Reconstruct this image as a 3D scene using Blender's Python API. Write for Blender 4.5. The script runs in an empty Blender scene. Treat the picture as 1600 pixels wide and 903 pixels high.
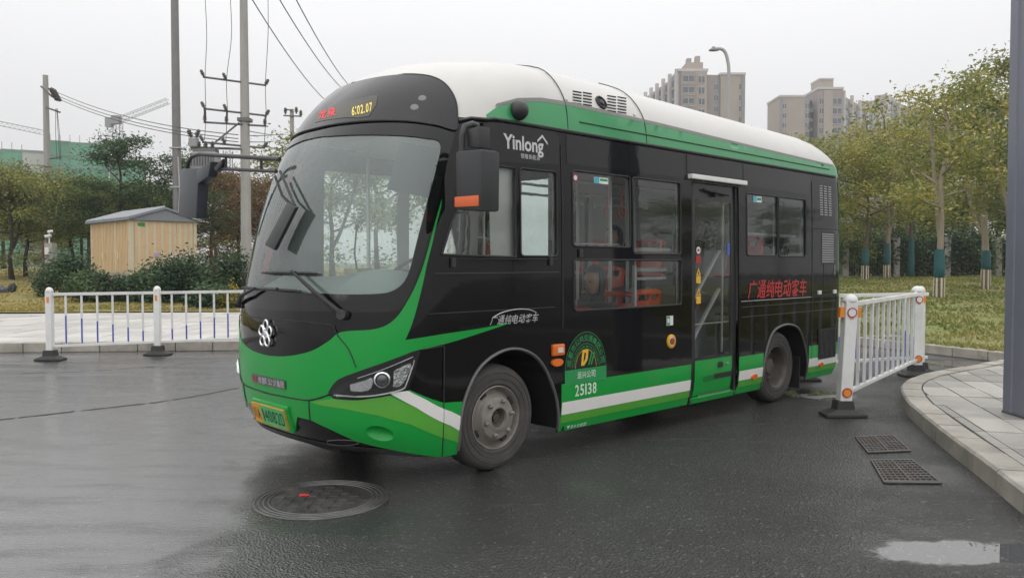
import bpy, bmesh, math, random
import numpy as np
from mathutils import Vector, Matrix
from mathutils.geometry import delaunay_2d_cdt
random.seed(7); rng=np.random.default_rng(7)
SC=bpy.context.scene; COL=SC.collection
R=math.radians
# ---------------------------------------------------------------- camera geometry (photo pixels -> directions)
F=1240.;CH=1.5;YH=411.
PITCH=math.atan((451.5-YH)/F)
cp,sp=math.cos(PITCH),math.sin(PITCH)
def ray(x,y):
    dx=(x-800)/F; dy=-(y-451.5)/F
    return np.array([dx, cp+dy*sp, -sp+dy*cp])
def G(x,y,z=0.):
    d=ray(x,y); k=(z-CH)/d[2]; return np.array([d[0]*k,d[1]*k,z])
def at(x,y,Y):
    d=ray(x,y); k=Y/d[1]; return np.array([d[0]*k,Y,CH+d[2]*k])
# ---------------------------------------------------------------- bus body surface: plan contours swept up a profile
TH=math.radians(43.5)
E_=np.array([math.cos(TH),math.sin(TH),0]); N_=np.array([math.sin(TH),-math.cos(TH),0])
P0=np.array([-0.0721,5.6616,0]); HW=1.05
ROOT=P0-N_*HW
ROWS=np.array([ # z   hw    s0    D    n    s1   Dr   nr
(.17,1.00,-1.03,.62,2.45,5.54,.20,3),(.30,1.035,-1.16,.70,2.5,5.58,.20,3),(.45,1.05,-1.235,.745,2.55,5.60,.20,3),
(.70,1.05,-1.265,.755,2.58,5.61,.20,3),(.95,1.05,-1.266,.75,2.6,5.61,.20,3),(1.2,1.05,-1.245,.775,2.6,5.61,.20,3),
(1.6,1.045,-1.185,.85,2.55,5.61,.20,3),(2.0,1.04,-1.085,.90,2.42,5.60,.20,3),(2.3,1.03,-.97,.94,2.36,5.60,.20,3),
(2.53,1.02,-.83,.98,2.3,5.59,.20,2.9),(2.70,.995,-.68,1.03,2.25,5.57,.21,2.8),(2.85,.92,-.475,1.0,2.22,5.51,.24,2.6),
(2.98,.79,-.17,.92,2.15,5.40,.28,2.4),(3.07,.60,.3,.85,2.05,5.24,.31,2.2),(3.15,.33,.9,.6,2.,4.98,.30,2.),(3.18,.02,1.6,.1,2.,4.57,.02,2.)])
def _dense():
    out=[];N=len(ROWS)-1
    for v in np.linspace(0,N-1e-4,400):
        i=int(v);f=v-i;p=[ROWS[max(i-1,0)],ROWS[i],ROWS[min(i+1,N)],ROWS[min(i+2,N)]]
        out.append(.5*((2*p[1])+(-p[0]+p[2])*f+(2*p[0]-5*p[1]+4*p[2]-p[3])*f*f+(-p[0]+3*p[1]-3*p[2]+p[3])*f**3))
    return np.array(out)
DR=_dense()
def rowz(z): return [np.interp(z,DR[:,0],DR[:,k]) for k in range(1,8)]
LF,LS,LR=1.6,5.6,1.2
def surf(U,z):
    U=np.asarray(U,float);z=np.asarray(z,float)
    hw,s0,D,nn,s1,Dr,nr=rowz(z); u=np.abs(U);sg=np.where(U>=0,1.,-1.)
    ph=np.clip(u/LF,0,1)*math.pi/2; pr=np.clip((u-LF-LS)/LR,0,1)*math.pi/2; k=np.clip((u-LF)/LS,0,1)
    q=np.where(u<=LF,hw*np.abs(np.sin(ph))**(2/nn),np.where(u<=LF+LS,hw,hw*np.abs(np.cos(pr))**(2/nr)))
    s=np.where(u<=LF,s0+D*(1-np.abs(np.cos(ph))**(2/nn)),np.where(u<=LF+LS,s0+D+(s1-Dr-s0-D)*k,s1-Dr+Dr*np.abs(np.sin(pr))**(2/nr)))
    t=np.clip((z-2.45)/.5,0,1);t=t*t*(3-2*t)
    return np.stack([s,-sg*q,z-.022*(s-2.2)*t],-1)      # bus-local x (rearwards), y (camera side negative), z
def normal(U,z):
    d=2e-3
    a=surf(np.asarray(U)+d,z)-surf(np.asarray(U)-d,z); b=surf(U,np.minimum(np.asarray(z)+d,3.179))-surf(U,np.maximum(np.asarray(z)-d,.171))
    n=np.cross(a,b); n/=np.maximum(np.linalg.norm(n,axis=-1,keepdims=True),1e-9); return n
def sz(s,z,sg=1):
    hw,s0,D,nn,s1,Dr,nr=[float(v) for v in rowz(z)]
    if s<s0+D: U=LF*math.acos(min(1,max(0,1-(s-s0)/D))**(nn/2))/(math.pi/2)
    elif s<s1-Dr: U=LF+LS*(s-s0-D)/(s1-Dr-s0-D)
    else: U=LF+LS+LR*math.asin(min(1,max(0,(s-s1+Dr)/Dr))**(nr/2))/(math.pi/2)
    return (sg*U,z)
def toworld(p):
    p=np.asarray(p); return ROOT+p[...,0:1]*E_-p[...,1:2]*N_+p[...,2:3]*np.array([0,0,1.])
def project(p):
    p=np.asarray(p)-np.array([0,0,CH]); Z=p[...,1]*cp-p[...,2]*sp; Y=p[...,1]*sp+p[...,2]*cp
    return np.stack([800+F*p[...,0]/Z,451.5-F*Y/Z],-1)
_u,_z=np.meshgrid(np.concatenate([np.linspace(-1.2,1.7,120),np.linspace(1.75,7.2,110),np.linspace(7.21,8.2,30)]),np.linspace(.18,3.17,150),indexing='ij')
_w=toworld(surf(_u,_z));_nn=normal(_u,_z);_nw=_nn[...,0:1]*E_-_nn[...,1:2]*N_+_nn[...,2:3]*np.array([0,0,1.])
_face=((np.array([0,0,CH])-_w)*_nw).sum(-1)>0.0
_pp=project(_w)
def px(x,y):
    """photo pixel -> (U,z) on the bus surface"""
    d=((_pp-np.array([x,y]))**2).sum(-1)+np.where(_face,0,1e9); i=np.unravel_index(d.argmin(),d.shape)
    U,z=_u[i],_z[i]
    for _ in range(12):
        f=project(toworld(surf(U,z)))-np.array([x,y]); h=1e-3
        J=np.stack([(project(toworld(surf(U+h,z)))-project(toworld(surf(U-h,z))))/(2*h),(project(toworld(surf(U,z+h)))-project(toworld(surf(U,z-h))))/(2*h)],-1)
        try: st=np.linalg.solve(J,f)
        except Exception: break
        st=np.clip(st,-.08,.08); U-=st[0]; z=min(max(z-st[1],.172),3.178)
    return (float(U),float(z))
def pxs(x,y):
    U,z=px(x,y); p=surf(U,z); return float(p[0]),float(p[2])
# ---------------------------------------------------------------- camera, sky, sun, exposure
cam=bpy.data.cameras.new('camera'); cam_o=bpy.data.objects.new('camera',cam); COL.objects.link(cam_o)
cam.sensor_width=36; cam.lens=F/1600*36; cam.clip_end=3000; cam.clip_start=.05
cam_o.location=(0,0,CH); cam_o.rotation_euler=(math.pi/2-PITCH,0,0); SC.camera=cam_o
SC.view_settings.view_transform='Standard'; SC.view_settings.look='None'; SC.view_settings.exposure=0; SC.view_settings.gamma=1
SC.view_settings.use_curve_mapping=False
SUN_EL,SUN_AZ=R(62),R(200)
W=bpy.data.worlds.new('World'); SC.world=W; W.use_nodes=True
def _world():
    nt=W.node_tree; N=nt.nodes; L=nt.links
    bg=N['Background']; bg.inputs['Strength'].default_value=.1
    sky=N.new('ShaderNodeTexSky'); sky.sky_type='NISHITA'; sky.sun_disc=False; sky.sun_elevation=SUN_EL; sky.sun_rotation=SUN_AZ; sky.air_density=1; sky.dust_density=6
    hs=N.new('ShaderNodeHueSaturation'); hs.inputs['Saturation'].default_value=.15; hs.inputs['Value'].default_value=.8; L.new(sky.outputs[0],hs.inputs['Color'])
    # the even cloud deck of an overcast day: brightest overhead, about half of that towards the horizon
    tc=N.new('ShaderNodeTexCoord'); sx=N.new('ShaderNodeSeparateXYZ'); L.new(tc.outputs['Generated'],sx.inputs[0])
    mr=N.new('ShaderNodeMapRange'); mr.inputs['From Min'].default_value=0; mr.inputs['From Max'].default_value=1; mr.inputs['To Min'].default_value=7.35; mr.inputs['To Max'].default_value=19.
    L.new(sx.outputs['Z'],mr.inputs['Value'])
    nz=N.new('ShaderNodeTexNoise'); nz.inputs['Scale'].default_value=1.6; nz.inputs['Detail'].default_value=3; L.new(tc.outputs['Generated'],nz.inputs['Vector'])
    m2=N.new('ShaderNodeMapRange'); m2.inputs['To Min'].default_value=.97; m2.inputs['To Max'].default_value=1.03; L.new(nz.outputs[0],m2.inputs['Value'])
    mu=N.new('ShaderNodeMath'); mu.operation='MULTIPLY'; L.new(mr.outputs[0],mu.inputs[0]); L.new(m2.outputs[0],mu.inputs[1])
    cc=N.new('ShaderNodeCombineColor')
    for i,k in enumerate((1.,1.,1.012)):
        g=N.new('ShaderNodeMath'); g.operation='MULTIPLY'; g.inputs[1].default_value=k; L.new(mu.outputs[0],g.inputs[0]); L.new(g.outputs[0],cc.inputs[i])
    mx=N.new('ShaderNodeMix'); mx.data_type='RGBA'; mx.inputs['Factor'].default_value=.93; L.new(hs.outputs[0],mx.inputs['A']); L.new(cc.outputs[0],mx.inputs['B'])
    L.new(mx.outputs['Result'],bg.inputs['Color'])
_world()
sl=bpy.data.lights.new('sun','SUN'); sl.energy=.5; sl.angle=R(150); sl.color=(1,.985,.96); so=bpy.data.objects.new('sun',sl); COL.objects.link(so)
so.rotation_euler=(R(90)-SUN_EL,0,math.pi-SUN_AZ)
# ---------------------------------------------------------------- materials
MATS={}
def lin(c): return tuple((v/255/12.92 if v/255<=.04045 else ((v/255+.055)/1.055)**2.4) for v in c)
def pm(name,col,rough=.5,metal=0.,var=.12,scale=6.,bump=0.,bscale=40.,coat=0.,ior=1.5,dirt=0.,emit=0.,stretch=None,coatrough=.05):
    """procedural Principled material: base colour broken up by noise, uneven gloss, optional fine relief and dust"""
    if name in MATS: return MATS[name]
    m=bpy.data.materials.new(name); m.use_nodes=True; nt=m.node_tree; N=nt.nodes; L=nt.links; b=N['Principled BSDF']
    b.inputs['Metallic'].default_value=metal; b.inputs['IOR'].default_value=ior; b.inputs['Coat Weight'].default_value=coat; b.inputs['Coat Roughness'].default_value=coatrough
    tc=N.new('ShaderNodeTexCoord'); vec=tc.outputs['Object']
    if stretch:
        mp=N.new('ShaderNodeMapping'); mp.inputs['Scale'].default_value=stretch; L.new(vec,mp.inputs[0]); vec=mp.outputs[0]
    nz=N.new('ShaderNodeTexNoise'); nz.inputs['Scale'].default_value=scale; nz.inputs['Detail'].default_value=6; nz.inputs['Roughness'].default_value=.6; L.new(vec,nz.inputs['Vector'])
    cr=N.new('ShaderNodeValToRGB'); cr.color_ramp.elements[0].position=.3; cr.color_ramp.elements[1].position=.7
    cr.color_ramp.elements[0].color=(*[max(0,v*(1-var)) for v in col[:3]],1); cr.color_ramp.elements[1].color=(*[min(1,v*(1+var)) for v in col[:3]],1)
    L.new(nz.outputs[0],cr.inputs[0]); out=cr.outputs[0]
    if dirt:
        n2=N.new('ShaderNodeTexNoise'); n2.inputs['Scale'].default_value=2.2; n2.inputs['Detail'].default_value=8; n2.inputs['Roughness'].default_value=.7; L.new(vec,n2.inputs['Vector'])
        mr=N.new('ShaderNodeMapRange'); mr.inputs['From Min'].default_value=.5; mr.inputs['From Max'].default_value=.75; mr.inputs['To Max'].default_value=dirt; L.new(n2.outputs[0],mr.inputs[0])
        mx=N.new('ShaderNodeMix'); mx.data_type='RGBA'; L.new(mr.outputs[0],mx.inputs['Factor']); L.new(out,mx.inputs['A']); mx.inputs['B'].default_value=(.16,.14,.115,1); out=mx.outputs['Result']
    L.new(out,b.inputs['Base Color'])
    r2=N.new('ShaderNodeMapRange'); r2.inputs['To Min'].default_value=max(.0,rough*.75); r2.inputs['To Max'].default_value=min(1,rough*1.3); L.new(nz.outputs[0],r2.inputs[0]); L.new(r2.outputs[0],b.inputs['Roughness'])
    if bump:
        n3=N.new('ShaderNodeTexNoise'); n3.inputs['Scale'].default_value=bscale; n3.inputs['Detail'].default_value=4; L.new(vec,n3.inputs['Vector'])
        bp=N.new('ShaderNodeBump'); bp.inputs['Strength'].default_value=bump; bp.inputs['Distance'].default_value=.02; L.new(n3.outputs[0],bp.inputs['Height']); L.new(bp.outputs[0],b.inputs['Normal'])
    if emit:
        L.new(out,b.inputs['Emission Color']); b.inputs['Emission Strength'].default_value=emit
    MATS[name]=m; return m
def glass_mat(name,tint,ior=1.6,rough=.0,wave=0.,film=0.):
    """thin pane: what is behind shows tinted through it, the sky mirrors in it by Fresnel"""
    if name in MATS: return MATS[name]
    m=bpy.data.materials.new(name); m.use_nodes=True; nt=m.node_tree; N=nt.nodes; L=nt.links; N.remove(N['Principled BSDF'])
    tr=N.new('ShaderNodeBsdfTransparent'); tr.inputs[0].default_value=(*tint,1)
    gl=N.new('ShaderNodeBsdfGlossy'); gl.inputs['Roughness'].default_value=rough; gl.inputs['Color'].default_value=(.95,.97,.97,1)
    fr=N.new('ShaderNodeFresnel'); fr.inputs['IOR'].default_value=ior
    if wave:
        tc=N.new('ShaderNodeTexCoord'); nz=N.new('ShaderNodeTexNoise'); nz.inputs['Scale'].default_value=5; nz.inputs['Detail'].default_value=1; L.new(tc.outputs['Object'],nz.inputs['Vector'])
        bp=N.new('ShaderNodeBump'); bp.inputs['Strength'].default_value=wave; bp.inputs['Distance'].default_value=.02; L.new(nz.outputs[0],bp.inputs['Height']); L.new(bp.outputs[0],gl.inputs['Normal'])
    src=tr.outputs[0]
    if film:      # milky teal veil painted over the pane as the sky's sheen
        df=N.new('ShaderNodeBsdfDiffuse'); df.inputs[0].default_value=(.44,.57,.53,1)
        t2=N.new('ShaderNodeTexCoord'); n2=N.new('ShaderNodeTexNoise'); n2.inputs['Scale'].default_value=3; n2.inputs['Detail'].default_value=5; L.new(t2.outputs['Object'],n2.inputs['Vector'])
        mr=N.new('ShaderNodeMapRange'); mr.inputs['To Min'].default_value=film*.75; mr.inputs['To Max'].default_value=film*1.25; L.new(n2.outputs[0],mr.inputs[0])
        mf=N.new('ShaderNodeMixShader'); L.new(mr.outputs[0],mf.inputs[0]); L.new(src,mf.inputs[1]); L.new(df.outputs[0],mf.inputs[2]); src=mf.outputs[0]
    mx=N.new('ShaderNodeMixShader'); L.new(fr.outputs[0],mx.inputs[0]); L.new(src,mx.inputs[1]); L.new(gl.outputs[0],mx.inputs[2])
    L.new(mx.outputs[0],N['Material Output'].inputs[0]); MATS[name]=m; return m
def leaf_mat(name,c0,c1,c2):
    if name in MATS: return MATS[name]
    m=bpy.data.materials.new(name); m.use_nodes=True; nt=m.node_tree; N=nt.nodes; L=nt.links; b=N['Principled BSDF']
    at_=N.new('ShaderNodeAttribute'); at_.attribute_name='tone'
    cr=N.new('ShaderNodeValToRGB'); e=cr.color_ramp.elements; e[0].color=(*c0,1); e[1].color=(*c2,1); x=cr.color_ramp.elements.new(.55); x.color=(*c1,1)
    L.new(at_.outputs['Fac'],cr.inputs[0]); L.new(cr.outputs[0],b.inputs['Base Color']); b.inputs['Roughness'].default_value=.55
    tl=N.new('ShaderNodeBsdfTranslucent'); L.new(cr.outputs[0],tl.inputs[0])
    mx=N.new('ShaderNodeMixShader'); mx.inputs[0].default_value=.3; L.new(b.outputs[0],mx.inputs[1]); L.new(tl.outputs[0],mx.inputs[2]); L.new(mx.outputs[0],N['Material Output'].inputs[0])
    MATS[name]=m; return m
# ---------------------------------------------------------------- object helpers
def tag(o,label=None,cat=None,group=None,kind=None):
    if label: o['label']=label
    if cat: o['category']=cat
    if group: o['group']=group
    if kind: o['kind']=kind
    return o
def empty(name,loc=(0,0,0),rz=0.):
    o=bpy.data.objects.new(name,None); COL.objects.link(o); o.location=loc; o.rotation_euler=(0,0,rz); o.empty_display_size=.2; return o
def mk(name,verts,faces,mat,parent=None,smooth=None,loc=None,bevel=0.):
    me=bpy.data.meshes.new(name); me.from_pydata([tuple(map(float,v)) for v in verts],[],[tuple(f) for f in faces]); me.update()
    if bevel:
        bm=bmesh.new(); bm.from_mesh(me); bmesh.ops.remove_doubles(bm,verts=bm.verts,dist=1e-5)
        es=[e for e in bm.edges if len(e.link_faces)==2 and e.calc_face_angle(0)>R(30)]
        bmesh.ops.bevel(bm,geom=es,offset=bevel,segments=2,profile=.6,affect='EDGES',clamp_overlap=True); bm.to_mesh(me); bm.free()
    if smooth is not None:
        me.polygons.foreach_set('use_smooth',[True]*len(me.polygons)); me.set_sharp_from_angle(angle=R(smooth))
    me.materials.append(mat); o=bpy.data.objects.new(name,me); COL.objects.link(o)
    if parent is not None: o.parent=parent
    if loc is not None: o.location=loc
    return o
def dupe(o,parent=None,loc=None,rz=None,scale=None):
    c=o.copy(); COL.objects.link(c); c.parent=parent
    if loc is not None: c.location=loc
    if rz is not None: c.rotation_euler=(0,0,rz)
    if scale is not None: c.scale=scale
    return c
def copy_tree(o,parent=None):
    c=o.copy(); COL.objects.link(c); c.parent=parent
    for ch in list(o.children): copy_tree(ch,c)
    return c
class MB:
    def __init__(s): s.v=[];s.f=[]
    def add(s,v,f):
        k=len(s.v); s.v+=[tuple(map(float,p)) for p in v]; s.f+=[tuple(i+k for i in q) for q in f]; return s
    def box(s,x0,y0,z0,x1,y1,z1,M=None):
        v=[(x0,y0,z0),(x1,y0,z0),(x1,y1,z0),(x0,y1,z0),(x0,y0,z1),(x1,y0,z1),(x1,y1,z1),(x0,y1,z1)]
        if M is not None: v=[tuple(M@Vector(p)) for p in v]
        return s.add(v,[(0,3,2,1),(4,5,6,7),(0,1,5,4),(1,2,6,5),(2,3,7,6),(3,0,4,7)])
    def tube(s,pts,r,n=8,cap=True):
        pts=[Vector(tuple(map(float,p))) for p in pts]; rs=r if hasattr(r,'__len__') else [r]*len(pts)
        rings=[];up=None
        for i,p in enumerate(pts):
            d=(pts[min(i+1,len(pts)-1)]-pts[max(i-1,0)]).normalized()
            if up is None: up=Vector((0,0,1)) if abs(d.z)<.9 else Vector((1,0,0))
            a=d.cross(up).normalized(); b=a.cross(d).normalized(); up=b
            rings.append([p+(a*math.cos(t)+b*math.sin(t))*rs[i] for t in [2*math.pi*j/n for j in range(n)]])
        v=[q for r_ in rings for q in r_]; f=[]
        for i in range(len(pts)-1):
            for j in range(n): f.append((i*n+j,i*n+(j+1)%n,(i+1)*n+(j+1)%n,(i+1)*n+j))
        if cap: f.append(tuple(range(n-1,-1,-1))); f.append(tuple((len(pts)-1)*n+j for j in range(n)))
        return s.add(v,f)
    def lathe(s,prof,n=24,axis='z',c=(0,0,0)):
        v=[];f=[]
        for (r,h) in prof:
            for j in range(n):
                t=2*math.pi*j/n; a,b=r*math.cos(t),r*math.sin(t)
                p=(a,b,h) if axis=='z' else ((a,h,b) if axis=='y' else (h,a,b)); v.append((p[0]+c[0],p[1]+c[1],p[2]+c[2]))
        m=len(prof)
        for i in range(m-1):
            for j in range(n):
                q=(i*n+j,i*n+(j+1)%n,(i+1)*n+(j+1)%n,(i+1)*n+j); f.append(q if axis!='y' else q[::-1])
        return s.add(v,f)
    def prism(s,poly,z0,z1):
        n=len(poly); v=[(x,y,z0) for x,y in poly]+[(x,y,z1) for x,y in poly]
        ar=sum(poly[i][0]*poly[(i+1)%n][1]-poly[(i+1)%n][0]*poly[i][1] for i in range(n))
        f=[tuple(range(n-1,-1,-1)),tuple(range(n,2*n))]+[(i,(i+1)%n,n+(i+1)%n,n+i) for i in range(n)]
        if ar<0: f=[q[::-1] for q in f]
        return s.add(v,f)
    def build(s,name,mat,parent=None,smooth=None,loc=None,bevel=0.): return mk(name,s.v,s.f,mat,parent,smooth,loc,bevel)
def smooth_line(pts,k=6,closed=False):
    P=np.array(pts,float);n=len(P);out=[]
    for i in range(n if closed else n-1):
        p=[P[(i-1)%n] if closed else P[max(i-1,0)],P[i],P[(i+1)%n],P[(i+2)%n] if closed else P[min(i+2,n-1)]]
        for j in range(k):
            f=j/k; out.append(.5*((2*p[1])+(-p[0]+p[2])*f+(2*p[0]-5*p[1]+4*p[2]-p[3])*f*f+(-p[0]+3*p[1]-3*p[2]+p[3])*f**3))
    if not closed: out.append(P[-1])
    return [tuple(p) for p in out]
def dens(pts,d,closed=True):
    out=[];n=len(pts)
    for i in range(n if closed else n-1):
        a=np.array(pts[i],float);b=np.array(pts[(i+1)%n],float);k=max(1,int(np.linalg.norm(b-a)/d))
        for j in range(k): out.append(tuple(a+(b-a)*j/k))
    if not closed: out.append(tuple(pts[-1]))
    return out
# ================================================================ THE SETTING
PUD=[((2.33,4.08),.55,.21,.05),((3.50,9.0),.42,.42,.2),((6.75,11.75),.75,.5,-.1)]
def road_mat():
    m=bpy.data.materials.new('wet_asphalt'); m.use_nodes=True; nt=m.node_tree; N=nt.nodes; L=nt.links; b=N['Principled BSDF']
    tc=N.new('ShaderNodeTexCoord'); O=tc.outputs['Object']
    def noise(sc,det=4,ro=.6,vec=O):
        n=N.new('ShaderNodeTexNoise'); n.inputs['Scale'].default_value=sc; n.inputs['Detail'].default_value=det; n.inputs['Roughness'].default_value=ro; L.new(vec,n.inputs['Vector']); return n.outputs[0]
    def mr(v,a,b_,c,d,sm=False):
        n=N.new('ShaderNodeMapRange'); n.inputs['From Min'].default_value=a; n.inputs['From Max'].default_value=b_; n.inputs['To Min'].default_value=c; n.inputs['To Max'].default_value=d
        if sm: n.interpolation_type='SMOOTHSTEP'
        L.new(v,n.inputs['Value']); return n.outputs[0]
    def math_(op,a,b_):
        n=N.new('ShaderNodeMath'); n.operation=op
        for i,v in enumerate((a,b_)):
            if isinstance(v,(int,float)): n.inputs[i].default_value=v
            else: L.new(v,n.inputs[i])
        return n.outputs[0]
    vo=N.new('ShaderNodeTexVoronoi'); vo.inputs['Scale'].default_value=75; L.new(O,vo.inputs['Vector'])
    n_big=noise(.55,5,.62); n_mid=noise(3.2,5); n_fine=noise(70,3)
    # aggregate colour
    cr=N.new('ShaderNodeValToRGB'); cr.color_ramp.elements[0].color=(.012,.012,.0125,1); cr.color_ramp.elements[1].color=(.045,.044,.042,1)
    L.new(math_('ADD',math_('MULTIPLY',n_mid,.45),math_('MULTIPLY',n_fine,.55)),cr.inputs[0])
    sp=mr(vo.outputs['Color'],.80,1.,0,.8)
    mx=N.new('ShaderNodeMix'); mx.data_type='RGBA'; L.new(sp,mx.inputs['Factor']); L.new(cr.outputs[0],mx.inputs['A']); mx.inputs['B'].default_value=(.20,.195,.185,1)
    # tar joint running across the yard
    sx=N.new('ShaderNodeSeparateXYZ'); L.new(O,sx.inputs[0])
    L.new(mx.outputs['Result'],b.inputs['Base Color'])
    # standing film of rain: fuller over the flat yard on the left, broken up by the coarse surface on the right
    side=mr(math_('ADD',sx.outputs['X'],mr(n_mid,0,1,-1.3,1.3)),-4.4,2.2,1.,.06,True)
    mp=N.new('ShaderNodeMapping'); mp.inputs['Scale'].default_value=(.5,2.4,1); mp.inputs['Rotation'].default_value=(0,0,.15); L.new(O,mp.inputs[0]); n_str=noise(1.6,6,.65,mp.outputs[0])
    wet=math_('MINIMUM',math_('ADD',math_('MULTIPLY',side,.80),mr(n_big,.40,.66,.18,.70,True)),1.)
    wet=math_('MULTIPLY',wet,mr(n_str,.30,.55,.84,1.,True))
    # puddles: level water where the surface dips
    pud=None
    for (cx,cy),rx,ry,rot in PUD:
        m1=N.new('ShaderNodeMapping'); m1.vector_type='TEXTURE'; m1.inputs['Location'].default_value=(cx,cy,0); m1.inputs['Rotation'].default_value=(0,0,rot); m1.inputs['Scale'].default_value=(rx,ry,1); L.new(O,m1.inputs[0])
        ln=N.new('ShaderNodeVectorMath'); ln.operation='LENGTH'; L.new(m1.outputs[0],ln.inputs[0])
        q=mr(math_('ADD',ln.outputs['Value'],mr(noise(4.5,5,.6),0,1,-.55,.55)),.74,1.08,1.,0.,True)
        pud=q if pud is None else math_('MAXIMUM',pud,q)
    wet2=math_('MAXIMUM',wet,pud)
    L.new(wet2,b.inputs['Coat Weight']); L.new(math_('MAXIMUM',mr(side,0,1,1.5,2.6),mr(pud,0,1,1.,2.3)),b.inputs['Coat IOR'])
    dry=math_('SUBTRACT',1.,pud)
    L.new(math_('MULTIPLY',math_('ADD',mr(wet,0,1,.22,.19),mr(n_str,.35,.65,.07,-.02)),mr(pud,0,1,1.,.05)),b.inputs['Coat Roughness']); L.new(mr(wet,0,1,.60,.45),b.inputs['Roughness']); b.inputs['IOR'].default_value=1.36
    hgt=math_('ADD',vo.outputs['Distance'],math_('MULTIPLY',n_fine,.8))
    bp=N.new('ShaderNodeBump'); bp.inputs['Distance'].default_value=.012; L.new(math_('MULTIPLY',dry,1.),bp.inputs['Strength']); L.new(hgt,bp.inputs['Height']); L.new(bp.outputs[0],b.inputs['Normal'])
    b2=N.new('ShaderNodeBump'); b2.inputs['Distance'].default_value=.02; L.new(math_('MULTIPLY',mr(wet,0,1,.75,.05),dry),b2.inputs['Strength']); L.new(hgt,b2.inputs['Height']); L.new(b2.outputs[0],b.inputs['Coat Normal'])
    return m
M_ROAD=road_mat()
tag(mk('road',[(-700,-80,0),(700,-80,0),(700,1400,0),(-700,1400,0)],[(0,1,2,3)],M_ROAD),kind='structure')
M_CONC=pm('wet_concrete',(.35,.325,.28),.42,var=.28,scale=3.5,bump=.15,bscale=60,dirt=.6)
M_SLAB=[pm('paving_slab_%s'%n,c,.36,var=.12,scale=4,bump=.08,bscale=80,dirt=.4) for n,c in (('grey',(.37,.355,.33)),('pale',(.45,.43,.395)),('dull',(.29,.278,.258)))]
M_BED=pm('mortar_bed',(.06,.056,.05),.8,var=.2,scale=8)
# ---- right pavement: kerb stones follow the rounded corner, slabs fill it
kp=[G(x,y,.15)[:2] for x,y in ((1600,765),(1530,712),(1480,676),(1440,645),(1418,625),(1408,607),(1411,597),(1426,589),(1452,581),(1500,573),(1565,561))]
d=kp[0]-kp[1]; d/=np.linalg.norm(d); d2=kp[-1]-kp[-2]; d2/=np.linalg.norm(d2)
kp=[kp[0]+d*k for k in (4.,2.,1.)]+kp+[kp[-1]+d2*k for k in (1.,3.,7.)]
kc=np.array(smooth_line(kp,10)); seg=np.r_[0,np.cumsum(np.linalg.norm(np.diff(kc,axis=0),axis=1))]
def kpt(t): return np.array([np.interp(t,seg,kc[:,0]),np.interp(t,seg,kc[:,1])])
def ktan(t): v=kpt(t+.05)-kpt(t-.05); return v/np.linalg.norm(v)
KW=.21
def kin(t,w=KW):
    v=ktan(t); nrm=np.array([v[1],-v[0]])     # towards the pavement
    return kpt(t)+nrm*w
ts=np.arange(.0,seg[-1]-.1,.10)
inner=[kin(t) for t in ts]
poly=[tuple(p) for p in inner]+[(14.,float(inner[-1][1])),(14.,float(inner[0][1]))]
pb=MB().prism([(float(x),float(y)) for x,y in poly],.004,.12)
pavement=tag(pb.build('pavement',M_BED),kind='structure')
tk=0.; i=0
kerbs=[]
while tk<seg[-1]-.4:
    L_=.50 if ktan(tk).dot(ktan(min(tk+.5,seg[-1]-.1)))>.93 else .30
    tt=np.linspace(tk+.006,tk+L_-.006,4); dz=random.uniform(-.004,.004)
    o_=[kpt(t) for t in tt]; n_=[kin(t,KW-.008) for t in tt]
    ch=[kin(t,.018) for t in tt]
    v=[(*p,.0) for p in o_]+[(*p,.132+dz) for p in o_]+[(*p,.15+dz) for p in ch]+[(*p,.15+dz) for p in n_]+[(*p,.0) for p in n_]
    f=[]
    for r_ in range(4):
        for k in range(3): f.append((r_*4+k,r_*4+k+1,(r_+1)*4+k+1,(r_+1)*4+k))
    f+= [(0,4,8,12,16),(3,19,15,11,7)]
    mk('kerb_stone',v,[q[::-1] for q in f],M_CONC,pavement); tk+=L_; i+=1
def clip(poly,a,b):
    """keep the part of poly on the right of a->b"""
    out=[];n=len(poly); s=lambda p:(b[0]-a[0])*(p[1]-a[1])-(b[1]-a[1])*(p[0]-a[0])
    for i in range(n):
        p,q=poly[i],poly[(i+1)%n]; sp_,sq=s(p),s(q)
        if sp_<=0: out.append(p)
        if (sp_<0)!=(sq<0) and abs(sp_-sq)>1e-12:
            t=sp_/(sp_-sq); out.append((p[0]+(q[0]-p[0])*t,p[1]+(q[1]-p[1])*t))
    return out
inn2=[tuple(kin(t,KW+.004)) for t in np.arange(0,seg[-1]-.1,.25)]
ang=math.atan2(*(kp[3]-kp[4])[::-1]); ca,sa=math.cos(ang),math.sin(ang)
org=np.array(kp[3]); ns=0
for iu in range(-40,30):
    for iv in range(-4,40):
        w_,h_=.60,.30; off=0
        u0,v0=iu*w_+off,iv*h_
        cell=[(u0+.006,v0+.006),(u0+w_-.006,v0+.006),(u0+w_-.006,v0+h_-.006),(u0+.006,v0+h_-.006)]
        cell=[(float(org[0]+ca*u-sa*v),float(org[1]+sa*u+ca*v)) for u,v in cell]
        cx=sum(p[0] for p in cell)/4; cy=sum(p[1] for p in cell)/4
        if not(2<cy<14.2 and cx<cy*.70+.3): continue
        for a,b in zip(inn2[:-1],inn2[1:]):
            if len(cell)<3: break
            cell=clip(cell,a,b)
        if len(cell)<3: continue
        ar=abs(sum(cell[i][0]*cell[(i+1)%len(cell)][1]-cell[(i+1)%len(cell)][0]*cell[i][1] for i in range(len(cell))))/2
        if ar<.004: continue
        MB().prism(cell,.118,.147+random.uniform(-.004,.004)).build('paving_slab',random.choice(M_SLAB),pavement); ns+=1
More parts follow.
